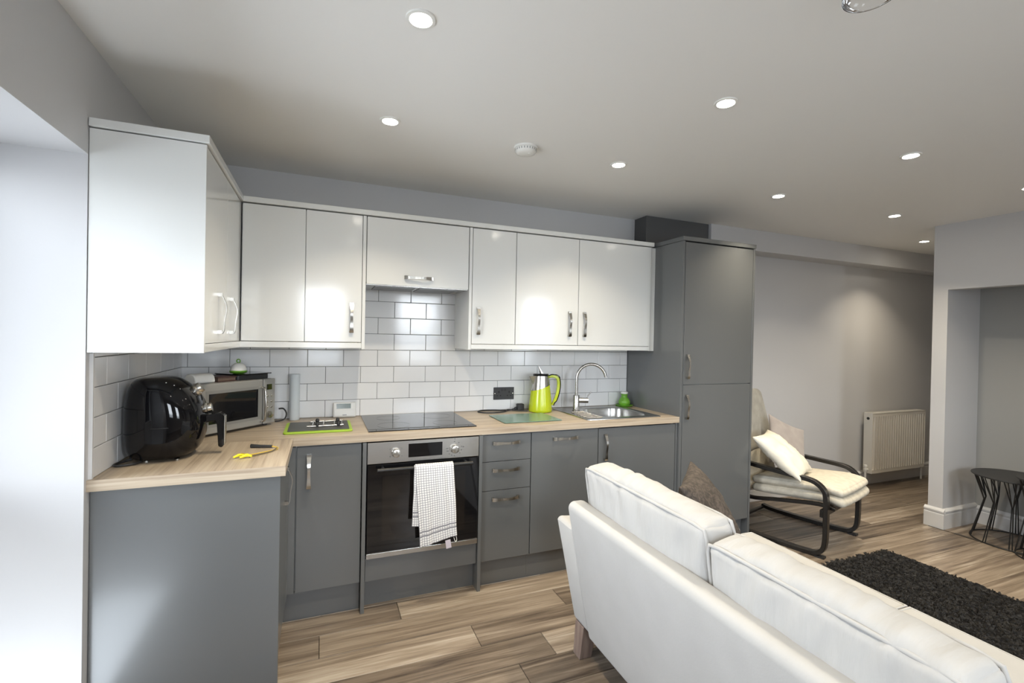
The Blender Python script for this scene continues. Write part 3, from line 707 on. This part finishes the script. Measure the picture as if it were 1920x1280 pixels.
# ---------------------------------------------------------------- microwave (standing across the corner)
SIL = mat('silver enamel', (.34, .335, .32), .38, .35, bump=(30, .02, .001))
an = math.atan2(.324, .298)
t = thing('microwave', 'silver microwave with black door window in the worktop corner', 'microwave', (.187, -.499, .9105), an)
W_, D_, H0, H1 = .44, .22, .012, .255
obj('case', B(0, W_, .018, D_, H0, H1), SIL, t, world=False, bevel=.006)
df = obj('door', B(0, .362, 0, .017, H0, H1), SIL, t, world=False, bevel=.007, seg=3)
obj('door_glass', B(.055, .330, -.0015, .002, .058, .205), BLACKG, df, world=False, bevel=.001)
obj('door_rim', B(.040, .345, -.0008, .001, .043, .220), mat('grey enamel rim', (.27, .27, .26), .3, .3, bump=(20, .02, .001)), df, world=False)
hp = smooth_path([(.350, 0, .212), (.350, -.026, .205), (.350, -.032, .16), (.350, -.034, .125), (.350, -.032, .085), (.350, -.026, .040), (.350, 0, .033)], 5)
obj('door_handle', G().tube(hp, .0062, 10), CHROME, df, world=False, smooth=60)
pf = obj('control_panel', B(.365, W_, 0, .017, H0, H1), SIL, t, world=False, bevel=.004)
obj('display', B(.384, .418, -.0012, .0005, .196, .226), BLACKG, pf, world=False)
for r in range(3):
    for c in range(2): obj('button', G().lathe([(.006, 0), (.006, -.004), (.004, -.0055)], 14, (.389 + c * .026, 0, .164 - r * .031), 'y'), CHROME, pf, world=False, smooth=40)
obj('dial', G().lathe([(.019, 0), (.0185, -.010), (.016, -.016), (.008, -.018)], 26, (.402, 0, .060), 'y'), CHROME, pf, world=False, smooth=40)
for x, y in ((.03, .04), (.41, .04), (.03, .18), (.41, .18)): obj('foot', G().lathe([(.012, 0), (.012, .0125)], 12, (x, y, 0)), BLACKM, t, world=False)
pts = smooth_path([(.500, -.100, .985), (.522, -.085, .982), (.537, -.08, .955), (.53, -.085, .925), (.505, -.10, .916), (.482, -.115, .916)], 6)
obj('power_cord', G().tube(pts, .0042, 8), BLACKM, t, smooth=60)
MT = .9105 + H1 + .0006
BK = RZ(an)
def on_mw(lx, ly, z=0): v = Matrix.Translation((.187, -.499, 0)) @ RZ(an) @ Vector((lx, ly, 0)); return T((v.x, v.y, MT + z)) @ RZ(an)
t = thing('bread_tub', 'rounded white tub lying on the microwave behind the air fryer', 'tub', tuple(on_mw(.048, .1).translation), an)
g = G(); P_ = [(-.036, 0), (.036, 0), (.040, .008), (.034, .030), (.020, .042), (0, .046), (-.020, .042), (-.034, .030), (-.040, .008)]
obj('tub', G().prism([(-.03, y, z) for y, z in P_], (.10, 0, 0)).xf(T((0, -.02, 0))), WHITEP, t, world=False, bevel=.004, smooth=50)
t = thing('book', 'closed dark red book lying on the microwave beside the white tub', 'book', tuple(on_mw(.19, .10).translation), an)
obj('cover', B(-.060, .042, -.062, .085, 0, .004).box(-.060, .042, -.062, .085, .020, .024).box(-.060, .042, .082, .085, .004, .020), mat('dark red cover', (.055, .022, .018), .5, bump=(60, .1, .001)), t, world=False)
obj('pages', B(-.057, .039, -.058, .0815, .0042, .0198), mat('page edges', (.12, .08, .06), .8, scale=(1, 1, 60), bump=(5, .3, .001)), t, world=False)
t = thing('tray', 'thin black tray under the white and green pot on the microwave', 'tray', tuple(on_mw(.33, .11).translation), an)
g = G().prism(rr(-.095, .098, -.075, .09, .012, 0), (0, 0, .026)); obj('base', g, BLACKM, t, world=False, bevel=.002)
g = G().prism(rr(-.094, .105, -.095, .100, .012, .0265), (0, 0, .005)); obj('top', g, BLACKP, t, world=False, bevel=.001)
v = on_mw(.28, .085, .0322).translation
t = thing('lidded_pot', 'small white pot with green base and green ring knob on the tray', 'pot', tuple(v))
obj('base', G().lathe([(.024, 0), (.038, .004), (.042, .012), (.040, .016)], 32).xf(T((0, 0, 0))), GREEN, t, world=False, smooth=50)
obj('dome', G().lathe([(.038, .0165), (.037, .028), (.030, .044), (.017, .054), (.004, .057)], 32), WHITEP, t, world=False, smooth=60)
obj('knob', G().tube([(.008 * math.cos(a), 0, .066 + .009 * math.sin(a)) for a in [2 * PI * i / 16 for i in range(16)]], .003, 8, closed=True), GREEN, t, world=False, smooth=60)

# ---------------------------------------------------------------- towel over the oven handle
MT_ = bpy.data.materials.new('checked cotton'); MT_.use_nodes = True; nt = MT_.node_tree; b = nt.nodes['Principled BSDF']; b.inputs['Roughness'].default_value = .9
uvn = nt.nodes.new('ShaderNodeUVMap'); sp2 = nt.nodes.new('ShaderNodeSeparateXYZ'); nt.links.new(uvn.outputs[0], sp2.inputs[0])
def mth(op, a, bb=None, c=None):
    n = nt.nodes.new('ShaderNodeMath'); n.operation = op
    for i, v in enumerate((a, bb, c)):
        if v is None: continue
        if isinstance(v, (int, float)): n.inputs[i].default_value = v
        else: nt.links.new(v, n.inputs[i])
    return n.outputs[0]
def lines(s, period, wd): return mth('LESS_THAN', mth('FRACT', mth('MULTIPLY', s, 1 / period)), wd)
lu = lines(sp2.outputs[0], .0125, .2); lv = lines(sp2.outputs[1], .0125, .2)
bd = mth('MULTIPLY', mth('GREATER_THAN', mth('SUBTRACT', .0105, mth('ABSOLUTE', mth('SUBTRACT', mth('ABSOLUTE', mth('SUBTRACT', sp2.outputs[1], .066)), .011))), .006), .8)
mxx = mth('MAXIMUM', mth('MAXIMUM', mth('MULTIPLY', lu, .75), mth('MULTIPLY', lv, .75)), bd)
rm = nt.nodes.new('ShaderNodeValToRGB'); nt.links.new(mxx, rm.inputs[0]); rm.color_ramp.elements[0].color = (.80, .79, .78, 1); rm.color_ramp.elements[1].color = (.10, .10, .13, 1)
nt.links.new(rm.outputs[0], b.inputs['Base Color'])
t = thing('tea_towel', 'white tea towel with grey check hanging over the oven door handle', 'towel', (1.28, -.65, .31))
def cloth(name, x0t, x1t, x0b, x1b, z0l, z0r, yoff, amp, seed, parent):
    g = G(); nu, nv = 40, 60; uv = []
    L_ = .75 - (z0l + z0r) / 2
    for i in range(nu + 1):
        for j in range(nv + 1):
            u = i / nu; v = j / nv          # v=0 top (over bar), 1 bottom
            zb = z0l + (z0r - z0l) * u
            x = (x0t + (x1t - x0t) * u) * (1 - v) + (x0b + (x1b - x0b) * u) * v
            fold = amp * (math.sin(u * 9 + seed + v * 1.3) * .6 + math.sin(u * 17 + seed * 2 - v * 2) * .4) * (.25 + .75 * v)
            s = v * (L_ + .03)
            if s < .03:
                a = PI * s / .03 * .5; yy = -.645 + .0125 * math.cos(PI / 2 + a) - 0; z = .7335 + (.0125 + yoff) * math.sin(PI / 2 + a * 1) if False else .7335 + (.0125 + yoff) * math.cos(a); yy = -.645 - (.0125 + yoff) * math.sin(a)
            else:
                z = .7335 - (s - .03) * (.7335 - zb) / L_; yy = -.645 - .0125 - yoff
            g.v.append((x + .004 * noise.noise(Vector((u * 3, v * 3, seed))), yy - abs(fold) * .9 - .004 * v, z))
            uv.append((u * (abs(x1t - x0t) * 1.0), (1 - v) * (L_ + .03)))
    for i in range(nu):
        for j in range(nv): a = i * (nv + 1) + j; g.f.append((a, a + nv + 1, a + nv + 2, a + 1))
    g.xf(WM[parent].inverted()); me = mesh_of(name, g, MT_, fix=False)
    ul = me.uv_layers.new(name='UVMap'); idx = [l.vertex_index for l in me.loops]
    ul.data.foreach_set('uv', [c for i in idx for c in uv[i]])
    me.polygons.foreach_set('use_smooth', [True] * len(me.polygons))
    o = obj(name, me, None, parent); s = o.modifiers.new('solid', 'SOLIDIFY'); s.thickness = .0022; s.offset = 0
    return o
cloth('back_fold', 1.172, 1.30, 1.163, 1.27, .436, .42, .000, .004, .4, t)
cloth('front_fold', 1.176, 1.376, 1.206, 1.402, .322, .362, .0045, .010, 1.3, t)
obj('back_drop', B(1.19, 1.36, -.6335, -.6315, .50, .739), MT_, t)
obj('care_label', B(1.340, 1.368, -.672, -.671, .300, .345).xf(T((1.354, -.67, .33)) @ RY(-.15) @ T((-1.354, .67, -.33))), mat('care label', (.55, .5, .56), .7, bump=(20, .02, .001)), t)
obj('hanging_loop', G().tube(smooth_path([(1.385, -.668, .352), (1.392, -.672, .332), (1.400, -.672, .338), (1.398, -.668, .356)], 4), .0016, 6), WHITEP, t, smooth=60)

# ---------------------------------------------------------------- soft goods helpers
def soft_box(hx_, hy_, hz_, n=22, e=.30, puff=(.0, .0, .0), wr=0, seed=0, wfreq=30, round_=.035):
    """rounded box -hx..hx etc with bulging faces and seam-crossing wrinkles"""
    g = G(); h = Vector((hx_, hy_, hz_)); N = n
    dims = (0, 1, 2)
    for ax in dims:
        o1, o2 = [d_ for d_ in dims if d_ != ax]
        n1 = max(6, int(N * h[o1] / max(h))); n2 = max(6, int(N * h[o2] / max(h)))
        for sg in (-1, 1):
            def fn(u, v):
                p = Vector((0, 0, 0)); 
                p[ax] = sg; p[o1] = math.sin((2 * u - 1) * PI / 2 * .98) / math.sin(PI / 2 * .98) * (1); p[o2] = math.sin((2 * v - 1) * PI / 2 * .98) / math.sin(PI / 2 * .98)
                q = Vector((p[0] * h[0], p[1] * h[1], p[2] * h[2]))
                # round the edges
                inner = Vector([max(-h[i] + round_, min(h[i] - round_, q[i])) for i in range(3)])
                dlt = q - inner
                if dlt.length > 1e-9: q = inner + dlt.normalized() * min(round_, max(abs(dlt[0]), abs(dlt[1]), abs(dlt[2])))
                for i in range(3):
                    a, b = [d_ for d_ in dims if d_ != i]
                    q[i] += math.copysign(1, p[i]) * puff[i] * abs(p[i]) * (1 - p[a] ** 2) ** .7 * (1 - p[b] ** 2) ** .7
                if wr:
                    edge = max(abs(p[2]), 0) ** 2
                    nn = noise.noise(Vector((q.x * 5 + seed, q.y * wfreq + 3 * noise.noise(q * 4 + Vector((seed, 0, 0))), q.z * 4)))
                    n3 = noise.noise(Vector((q.x * 9, q.y * 9, q.z * 9 + seed)))
                    dr = Vector((p[0] * (abs(p[0]) > .9), 0, p[2] * (abs(p[2]) > .9)))
                    if dr.length: q += dr.normalized() * (wr * nn * (.3 + .7 * edge) + wr * .7 * n3)
                return q
            g.grid(fn, n1, n2)
    return g
def pillow(hw, hh, ht, n=26, wr=.004, seed=1, pinch=.10):
    g = G()
    for sg in (-1, 1):
        def fn(u, v):
            a = 2 * u - 1; b = 2 * v - 1
            a_, b_ = math.sin(a * PI / 2), math.sin(b * PI / 2)
            prof = ((1 - a_ ** 2) * (1 - b_ ** 2)) ** .42
            x = hw * a_ * (1 - pinch * (1 - a_ ** 2) * 0 - pinch * (1 - b_ ** 2) * abs(a_)); y = hh * b_ * (1 - pinch * (1 - a_ ** 2) * abs(b_))
            w1 = wr * noise.noise(Vector((x * 14 + seed, y * 14, sg * 2))) + wr * .8 * noise.noise(Vector((x * 30 + seed, y * 30, sg)))
            return Vector((x, sg * (ht * prof + w1 * prof * 2), y))
        g.grid(fn, n, n)
    return g

# ---------------------------------------------------------------- sofa
t = thing('sofa', 'pale two seater sofa seen from behind, facing the dark rug', 'sofa', (1.79, -1.366, 0), math.radians(-1.15))
LE = -.115 / .58           # lean of the back per metre of height
SL = 1.36
def lean(z): return LE * (z - .145)
def slab(y0, y1, x_off, th, z0, z1, r, ny=2, nt_=8):
    """leaning upholstered slab: profile in x-z with round top, extruded along y"""
    prof = [(x_off, z0)]
    for i in range(1, 8): z = z0 + (z1 - r - z0) * i / 8; prof.append((x_off, z))
    for i in range(nt_ + 1):
        a = PI - PI * .5 * i / nt_; prof.append((x_off + r + r * math.cos(a), z1 - r + r * math.sin(a)))
    for i in range(nt_ + 1):
        a = PI * .5 - PI * .5 * i / nt_; prof.append((x_off + th - r + r * math.cos(a), z1 - r + r * math.sin(a)))
    prof.append((x_off + th, z0))
    return G().prism([(x + lean(z), y0, z) for x, z in prof], (0, y1 - y0, 0))
obj('backrest', slab(-SL, 0, 0, .095, .145, .742, .035), SOFA, t, world=False, bevel=.012, seg=3, smooth=50)
obj('base', B(.09, .93, -SL + .002, -.002, .15, .33), SOFA, t, world=False, bevel=.02, seg=3, smooth=50)
def arm(y0, y1):
    pts = [(.010, .150), (.86, .150), (.85, .50), (.80, .545), (.40, .575), (-.02 + lean(.60) + .03, .628), (lean(.605) + .004, .612)]
    return G().prism([(x, y0, z) for x, z in pts], (0, y1 - y0, 0))
obj('arm', arm(.004, .150), SOFA, t, world=False, bevel=.028, seg=4, smooth=50)
obj('arm', arm(-SL - .150, -SL - .004), SOFA, t, world=False, bevel=.028, seg=4, smooth=50)
for i in range(2):
    yc = -SL / 4 - i * SL / 2
    g = soft_box(.41, SL / 4 - .001, .075, 30, puff=(.004, .003, .016), wr=.001, seed=i * 5, wfreq=14, round_=.012).xf(T((.50, yc, .405)))
    s_ = obj('seat_cushion', g, SEATB, t, world=False, smooth=60, weld=.0008)
    zz = .405 + .074
    obj('piping', G().tube([(.11, yc - SL / 4 + .006, zz), (.11, yc + SL / 4 - .006, zz), (.903, yc + SL / 4 - .006, zz), (.903, yc - SL / 4 + .006, zz)], .005, 8, closed=True), SOFA, s_, world=False, smooth=60)
def back_cushion(yc, hy, ztop, tilt, seed, lab):
    hz = .245; hx_ = .056
    M_ = T((.092 + lean(.66) + hx_, yc, ztop - hz)) @ RY(tilt)
    c = obj('back_cushion', soft_box(hx_, hy, hz, 90, puff=(.028, .014, .030), wr=.010, seed=seed, wfreq=26, round_=.022).xf(M_), CUSH, t, world=False, smooth=60, weld=.0008, label=lab)
    for sx_ in (-1, 1):
        path = []; a = hx_ - .006
        cor = [(-hy, -hz), (hy, -hz), (hy, hz), (-hy, hz)]
        for i in range(4):
            p, q = cor[i], cor[(i + 1) % 4]
            for j in range(14):
                s = j / 14
                yy = p[0] + (q[0] - p[0]) * s; z2 = p[1] + (q[1] - p[1]) * s
                # bulge follows the band puff
                by = .010 * max(0, 1 - (z2 / hz) ** 2) ** .7 * 0; bz2 = .0
                rr_ = .018
                if abs(yy) > hy - rr_ and abs(z2) > hz - rr_: yy = math.copysign(hy - rr_ * .35, yy); z2 = math.copysign(hz - rr_ * .35, z2)
                path.append(M_ @ Vector((sx_ * a, yy, z2)))
        obj('piping', G().tube(path, .0055, 8, closed=True), SOFA, c, world=False, smooth=60)
    return c
back_cushion(-.358, .338, .893, math.radians(-9), 2.0, 'far back cushion')
back_cushion(-.998, .294, .862, math.radians(-9), 7.7, 'near back cushion')
for lx, ly, sx_, sy_ in ((.045, .095, -1, 1), (.045, -SL - .095, -1, -1), (.80, .065, 1, 1), (.80, -SL - .065, 1, -1)):
    tp = .036; bt = .030; ox, oy = .012 * sx_, .012 * sy_
    obj('leg', G().hexa([(lx + ox - bt, ly + oy - bt, 0), (lx + ox + bt, ly + oy - bt, 0), (lx + ox + bt, ly + oy + bt, 0), (lx + ox - bt, ly + oy + bt, 0)], [(lx - tp, ly - tp, .152), (lx + tp, ly - tp, .152), (lx + tp, ly + tp, .152), (lx - tp, ly + tp, .152)]), LEGW, t, world=False, bevel=.003)
t = thing('throw_pillow', 'mottled brown velvet cushion propped in the far corner of the sofa', 'cushion', (2.22, -1.635, .485), math.radians(42))
g = pillow(.215, .215, .075, seed=3, wr=.006).xf(T((0, .02, .195)) @ RXm(math.radians(-30)))
obj('cushion_cover', g, FURP, t, world=False, smooth=70, weld=.0008)

# ---------------------------------------------------------------- rug
t = thing('rug', 'charcoal shaggy rug on the plank floor beyond the sofa', 'rug', (3.5, -1.95, 0))
RXa, RXb, RYa, RYb = 2.75, 4.27, -3.2, -1.10
obj('backing', B(RXa, RXb, RYa, RYb, .001, .010), mat('rug backing', (.02, .02, .02), .95, bump=(100, .3, .002)), t)
rs = np.random.RandomState(5); NB = 130000
bx = rs.uniform(RXa + .004, RXb - .004, NB); by = rs.uniform(RYa + .004, RYb - .004, NB)
az = rs.uniform(0, 2 * PI, NB); ln = rs.uniform(.018, .045, NB); hg = rs.uniform(.018, .036, NB); wd = rs.uniform(.0008, .0017, NB)
dxv, dyv = np.cos(az), np.sin(az)
V = np.zeros((NB, 4, 3)); 
V[:, 0] = np.stack([bx - dyv * wd, by + dxv * wd, np.full(NB, .008)], 1); V[:, 1] = np.stack([bx + dyv * wd, by - dxv * wd, np.full(NB, .008)], 1)
V[:, 2] = np.stack([bx + dxv * ln * .5 + dyv * wd, by + dyv * ln * .5 - dxv * wd, .008 + hg], 1); V[:, 3] = np.stack([bx + dxv * ln, by + dyv * ln, .008 + hg * .8], 1)
me = bpy.data.meshes.new('shag_pile'); V = V.reshape(-1, 3) - np.array([3.5, -1.95, 0])
me.vertices.add(NB * 4); me.vertices.foreach_set('co', V.ravel())
F = np.arange(NB)[:, None] * 4 + np.array([0, 1, 2, 0, 2, 3]); me.loops.add(NB * 6); me.loops.foreach_set('vertex_index', F.ravel())
me.polygons.add(NB * 2); me.polygons.foreach_set('loop_start', np.arange(NB * 2) * 3); me.update(calc_edges=True); me.materials.append(RUGM)
o = obj('shag_pile', me, None, t, kind='stuff')

# ---------------------------------------------------------------- rocking armchair
fw = Vector((.275, -.961)).normalized(); ang = math.atan2(fw.y, fw.x)
t = thing('armchair', 'black framed cantilever armchair with cream cushions beside the tall unit', 'armchair', (4.112, -.903, 0), ang)
# local: +x forward, +y to the chair's left (towards the far side in the photo)
HWD = .315
def side(y):
    pts = [(-.70, .55), (-.62, .535), (-.45, .520), (-.25, .508), (-.10, .500), (-.045, .485), (-.005, .450), (.010, .40), (.012, .25), (.010, .12), (-.002, .060), (-.035, .028), (-.09, .018), (-.25, .016), (-.45, .017), (-.60, .022), (-.67, .035)]
    return smooth_path([(x, y, z) for x, z in pts], 3)
for y in (-HWD, HWD):
    obj('side_frame', G().tube(side(y), 0, rect=(.0135, .022, (0, 0, 1))), BWOOD, t, world=False, bevel=.003, smooth=50)
for x, z, hz_ in ((-.66, .024, .010), (-.02, .285, .026)):
    obj('crossbar', B(x - .012, x + .012, -HWD + .013, HWD - .013, z - hz_, z + hz_), BWOOD, t, world=False, bevel=.003)
for y in (-HWD + .05, HWD - .05):
    pr = smooth_path([(.05, y, .325), (-.05, y, .335), (-.30, y, .295), (-.50, y, .26), (-.565, y, .30), (-.62, y, .45), (-.70, y, .75), (-.76, y, .98)], 4)
    obj('seat_rail', G().tube(pr, 0, rect=(.011, .018, (0, 0, 1))), BWOOD, t, world=False, bevel=.003, smooth=50)
for y in (-HWD, HWD): obj('foot_pad', B(-.045, .010, y - .022, y + .022, .0, .012), BLACKM, t, world=False)
def pad(z0, th, x0, x1, hw, seed, bend=.03):
    g = soft_box((x1 - x0) / 2, hw, th / 2, 40, puff=(.012, .008, .012), wr=.002, seed=seed, wfreq=40, round_=th * .45)
    out = []
    for v in g.v:
        x = v[0] + (x0 + x1) / 2; s = (x - x0) / (x1 - x0)
        out.append((x, v[1], z0 + th / 2 + v[2] + .06 * s - bend * max(0, s - .72) ** 2 * 12))
    g.v = out; return g
obj('seat_cushion', pad(.305, .060, -.50, .095, .262, 1), STRIPE, t, world=False, smooth=60, weld=.0008)
obj('seat_pad', pad(.370, .052, -.50, .085, .262, 4), STRIPE, t, world=False, smooth=60, weld=.0008, label='doubled over cream pad on the seat')
g = soft_box(.045, .235, .35, 36, puff=(.012, .006, .006), wr=.002, seed=8, wfreq=16, round_=.035)
g.xf(T((-.635, 0, .63)) @ RY(math.radians(-14)))
obj('back_cushion', g, STRIPE, t, world=False, smooth=60, weld=.0008)
def on_chair(x, y, z): return tuple(WM[t] @ Vector((x, y, z)))
t2 = thing('throw', 'grey woven throw draped over the back of the armchair', 'throw', on_chair(-.62, .05, .52), ang)
g = soft_box(.066, .262, .245, 30, puff=(.004, .004, .006), wr=.006, seed=12, wfreq=10, round_=.045)
g.xf(T((-.055, -.045, .262)) @ RY(math.radians(-14)))
obj('fabric', g, GREYC, t2, world=False, smooth=60, weld=.0008)
t2 = thing('throw_pillow', 'square dusty taupe cushion standing against the armchair back', 'cushion', on_chair(-.35, .150, .405), ang)
g = pillow(.19, .20, .045, seed=11).xf(RZ(math.radians(-90 - 14)) @ RXm(math.radians(22)) @ T((0, 0, .215)) @ RY(math.radians(-24)))
c = obj('cushion_cover', g, PINKC, t2, world=False, smooth=70, weld=.0008)
t2 = thing('throw_pillow', 'plump cream cushion leaning at the near side of the armchair', 'cushion', on_chair(-.21, -.165, .44), ang)
g = pillow(.20, .20, .070, seed=21, wr=.010).xf(RZ(math.radians(-90 + 10)) @ RXm(math.radians(50)) @ T((0, .06, .19)))
obj('cushion_cover', g, WHITEF, t2, world=False, smooth=70, weld=.0008)

# ---------------------------------------------------------------- radiator
RADM = mat('white radiator enamel', (.68, .65, .59), .35, bump=(20, .02, .001))
t = thing('radiator', 'white ribbed panel radiator on the back wall past the armchair', 'radiator', (6.2, -.08, .14))
rx0, rx1, rz0, rz1 = 5.775, 6.64, .14, .738; ry = -.118
obj('rear_panel', B(rx0 + .01, rx1 - .01, -.045, -.035, rz0, rz1 - .01), RADM, t)
g = G(); nr = 22; pw = (rx1 - rx0 - .04) / nr; poly = []
for i in range(nr):
    x = rx0 + .02 + i * pw
    poly += [(x, ry + .014), (x + pw * .30, ry + .014), (x + pw * .40, ry), (x + pw * .90, ry)]
poly = [(rx0 + .002, ry + .010)] + poly + [(rx1 - .02, ry + .014), (rx1 - .002, ry + .010), (rx1 - .002, ry + .020), (rx0 + .002, ry + .020)]
g.prism([(x, y, rz0 + .035) for x, y in poly], (0, 0, rz1 - rz0 - .07))
g.box(rx0 + .002, rx1 - .002, ry + .002, ry + .02, rz0, rz0 + .035).box(rx0 + .002, rx1 - .002, ry + .002, ry + .02, rz1 - .035, rz1 - .008)
obj('front_panel', g, RADM, t)
sg_ = obj('side_panel', B(rx0 - .002, rx0, ry + .001, -.036, rz0, rz1 - .004), RADM, t); obj('side_panel', B(rx1, rx1 + .002, ry + .001, -.036, rz0, rz1 - .004), RADM, t)
obj('vent', G().lathe([(.014, 0), (.014, -.0012), (.008, -.002)], 16, (rx0 - .002, -.075, rz1 - .055), 'x'), DARKGAP, sg_)
g = G().box(rx0 - .002, rx1 + .002, ry, ry + .012, rz1 - .004, rz1).box(rx0 - .002, rx1 + .002, -.048, -.036, rz1 - .004, rz1)
for i in range(30): x = rx0 + .01 + i * (rx1 - rx0 - .02) / 29; g.box(x - .004, x + .004, ry + .012, -.048, rz1 - .004, rz1)
obj('top_grille', g, RADM, t)
obj('valve', G().lathe([(.012, .155), (.016, .160), (.016, .185), (.011, .190), (.011, .205), (.016, .208), (.014, .225)], 18, (rx0 - .035, -.08, 0)).tube([(rx0 - .035, -.08, .175), (rx0 + .004, -.08, .175)], .009, 10), WHITEP, t, smooth=40)
obj('pipe', G().tube([(rx0 - .035, -.08, .001), (rx0 - .035, -.08, .158)], .0085, 12), WHITEP, t, smooth=60)
obj('pipe', G().tube([(rx1 + .02, -.08, .001), (rx1 + .02, -.08, .16), (rx1 - .01, -.08, .17)], .0085, 12), WHITEP, t, smooth=60)
for x in (rx0 + .15, rx1 - .15): obj('bracket', B(x - .015, x + .015, -.036, -.001, .3, .6), RADM, t)

# ---------------------------------------------------------------- wire side tables
def wire_table(label, cx, cy, r, H, nl=10, ph=0):
    t = thing('side_table', label, 'side table', (cx, cy, 0), ph)
    tp = obj('table_top', G().lathe([(r, H - .010), (r + .003, H - .006), (r + .002, H), (.001, H)], 56), BLACKM, t, world=False, smooth=40)
    obj('base_ring', G().tube([(r * math.cos(a), r * math.sin(a), .005) for a in [2 * PI * i / 56 for i in range(56)]], .0045, 8, closed=True), WIRE, t, world=False, smooth=60)
    for i in range(nl):
        a = 2 * PI * i / nl; da = PI / nl * .62; zn = H * .60; rn = r * .70
        def P(an_, rad, z): return (rad * math.cos(an_), rad * math.sin(an_), z)
        g = G()
        for s in (-1, 1):
            g.tube([P(a + s * .035, r, .006), P(a + s * .02, rn, zn)], .0038, 6)
            g.tube([P(a + s * .02, rn, zn), P(a + s * da, r * .93, H - .009)], .0038, 6)
            g.tube([P(a + s * .02, rn, zn), P(a + s * da * .5, r * .93, H - .009)], .0036, 6)
        obj('wire_leg', g, WIRE, t, world=False, smooth=60)
    return t
wire_table('round black side table with branching wire legs beside the skirting', 5.392, -1.300, .231, .480, ph=.3)
wire_table('slightly taller round black wire side table cut off at the frame edge', 5.255, -1.555, .185, .53, ph=.1)

# ---------------------------------------------------------------- ceiling fittings
def downlight(x, y, label):
    t = thing('downlight', label, 'downlight', (x, y, CZ - .006), group='recessed downlights in the ceiling')
    obj('bezel', G().lathe([(.044, -.0002), (.043, -.005), (.034, -.006), (.031, -.002), (.031, .0)], 32, (0, 0, .006), cap=False), WHITEP, t, world=False, smooth=40)
    obj('lamp', G().lathe([(.0305, .0035), (.0305, .0045)], 28), EMIT, t, world=False)
    l = bpy.data.lights.new('lamp_light', 'AREA'); l.shape = 'DISK'; l.size = .05; l.energy = DOWN_W; l.color = DOWN_COL; l.spread = math.radians(108)
    lo = bpy.data.objects.new('lamp_light', l); C.objects.link(lo); lo.parent = t; lo.location = (0, 0, -.002)
DL = [(.98, -1.665, 'large bright downlight at the top, nearest the left window'), (.985, -.945, 'downlight in front of the cupboards left of the smoke alarm'),
      (2.187, -1.66, 'downlight high in the middle, brightest right of the smoke alarm'), (2.19, -.93, 'downlight just right of and below the smoke alarm'),
      (3.426, -.905, 'downlight in the back row in front of the tall unit'), (3.423, -1.64, 'downlight in the front row, third from the left window'),
      (4.579, -.93, 'downlight in the back row near the end of the right wall'), (5.75, -.52, 'smallest downlight, over the passage with the radiator'),
      (4.579, -1.64, 'downlight just cut by the right edge of the photo')]
for x, y, lb in DL: downlight(x, y, lb)
for x, y, lb in ((.98, -2.6, 'downlight behind the camera by the left wall'), (3.42, -2.6, 'downlight behind the camera over the near sofa end'), (4.58, -2.6, 'downlight behind the camera near the right wall'),
                 (2.19, -3.6, 'downlight in the rear of the room, middle'), (4.0, -3.6, 'downlight in the rear of the room, right')): downlight(x, y, lb)
t = thing('smoke_alarm', 'round white smoke alarm on the ceiling among the downlights', 'smoke alarm', (1.644, -.929, CZ - .036))
obj('base_plate', G().lathe([(.058, .026), (.058, .0358)], 40), WHITEP, t, world=False, smooth=40)
obj('cover', G().lathe([(.001, 0), (.030, .0), (.046, .005), (.052, .014), (.053, .0255)], 40), WHITEP, t, world=False, smooth=50)
g = G()
for i in range(24): a = 2 * PI * i / 24; M_ = RZ(a); g2 = B(.0515, .0535, -.002, .002, .014, .023).xf(M_); addg(g, g2)
obj('vent_slots', g, mat('vent grey', (.3, .3, .3), .6, bump=(5, .01, .001)), t, world=False)
obj('test_button', G().lathe([(.009, .0005), (.009, -.0015), (.007, -.0025)], 20, (.012, -.022, 0)), WHITEP, t, world=False, smooth=40)
t = thing('glass_ceiling_light', 'clear glass ceiling light shade cut off by the top edge', 'ceiling light', (2.03, -2.285, CZ - .10))
obj('ceiling_plate', G().lathe([(.018, .090), (.018, .099), (.002, .0995)], 32).xf(T((0, -.01, 0))), WHITEP, t, world=False, smooth=40)
g = G().lathe([(.060, .060), (.0615, .057), (.063, .060), (.0625, .075), (.050, .090), (.020, .0985)], 48, cap=False)
o = obj('shade', g, GLASS, t, world=False, smooth=60)
obj('rim', G().tube([(.0615 * math.cos(2 * PI * i / 48), .0615 * math.sin(2 * PI * i / 48), .0585) for i in range(48)], .0016, 8, closed=True), mat('thin clear glass', (1, 1, 1), .02, inp={'Transmission Weight': 1.0, 'IOR': 1.45}), t, world=False, smooth=60)

# ---------------------------------------------------------------- groups of alike things
GR = {'wall cabinet': 'pale grey wall units', 'kitchen cabinet': 'grey base units', 'side table': 'black wire side tables', 'pelmet': 'light pelmets under the wall units'}
for o in sc.objects:
    if o.get('category') in GR: o['group'] = GR[o['category']]
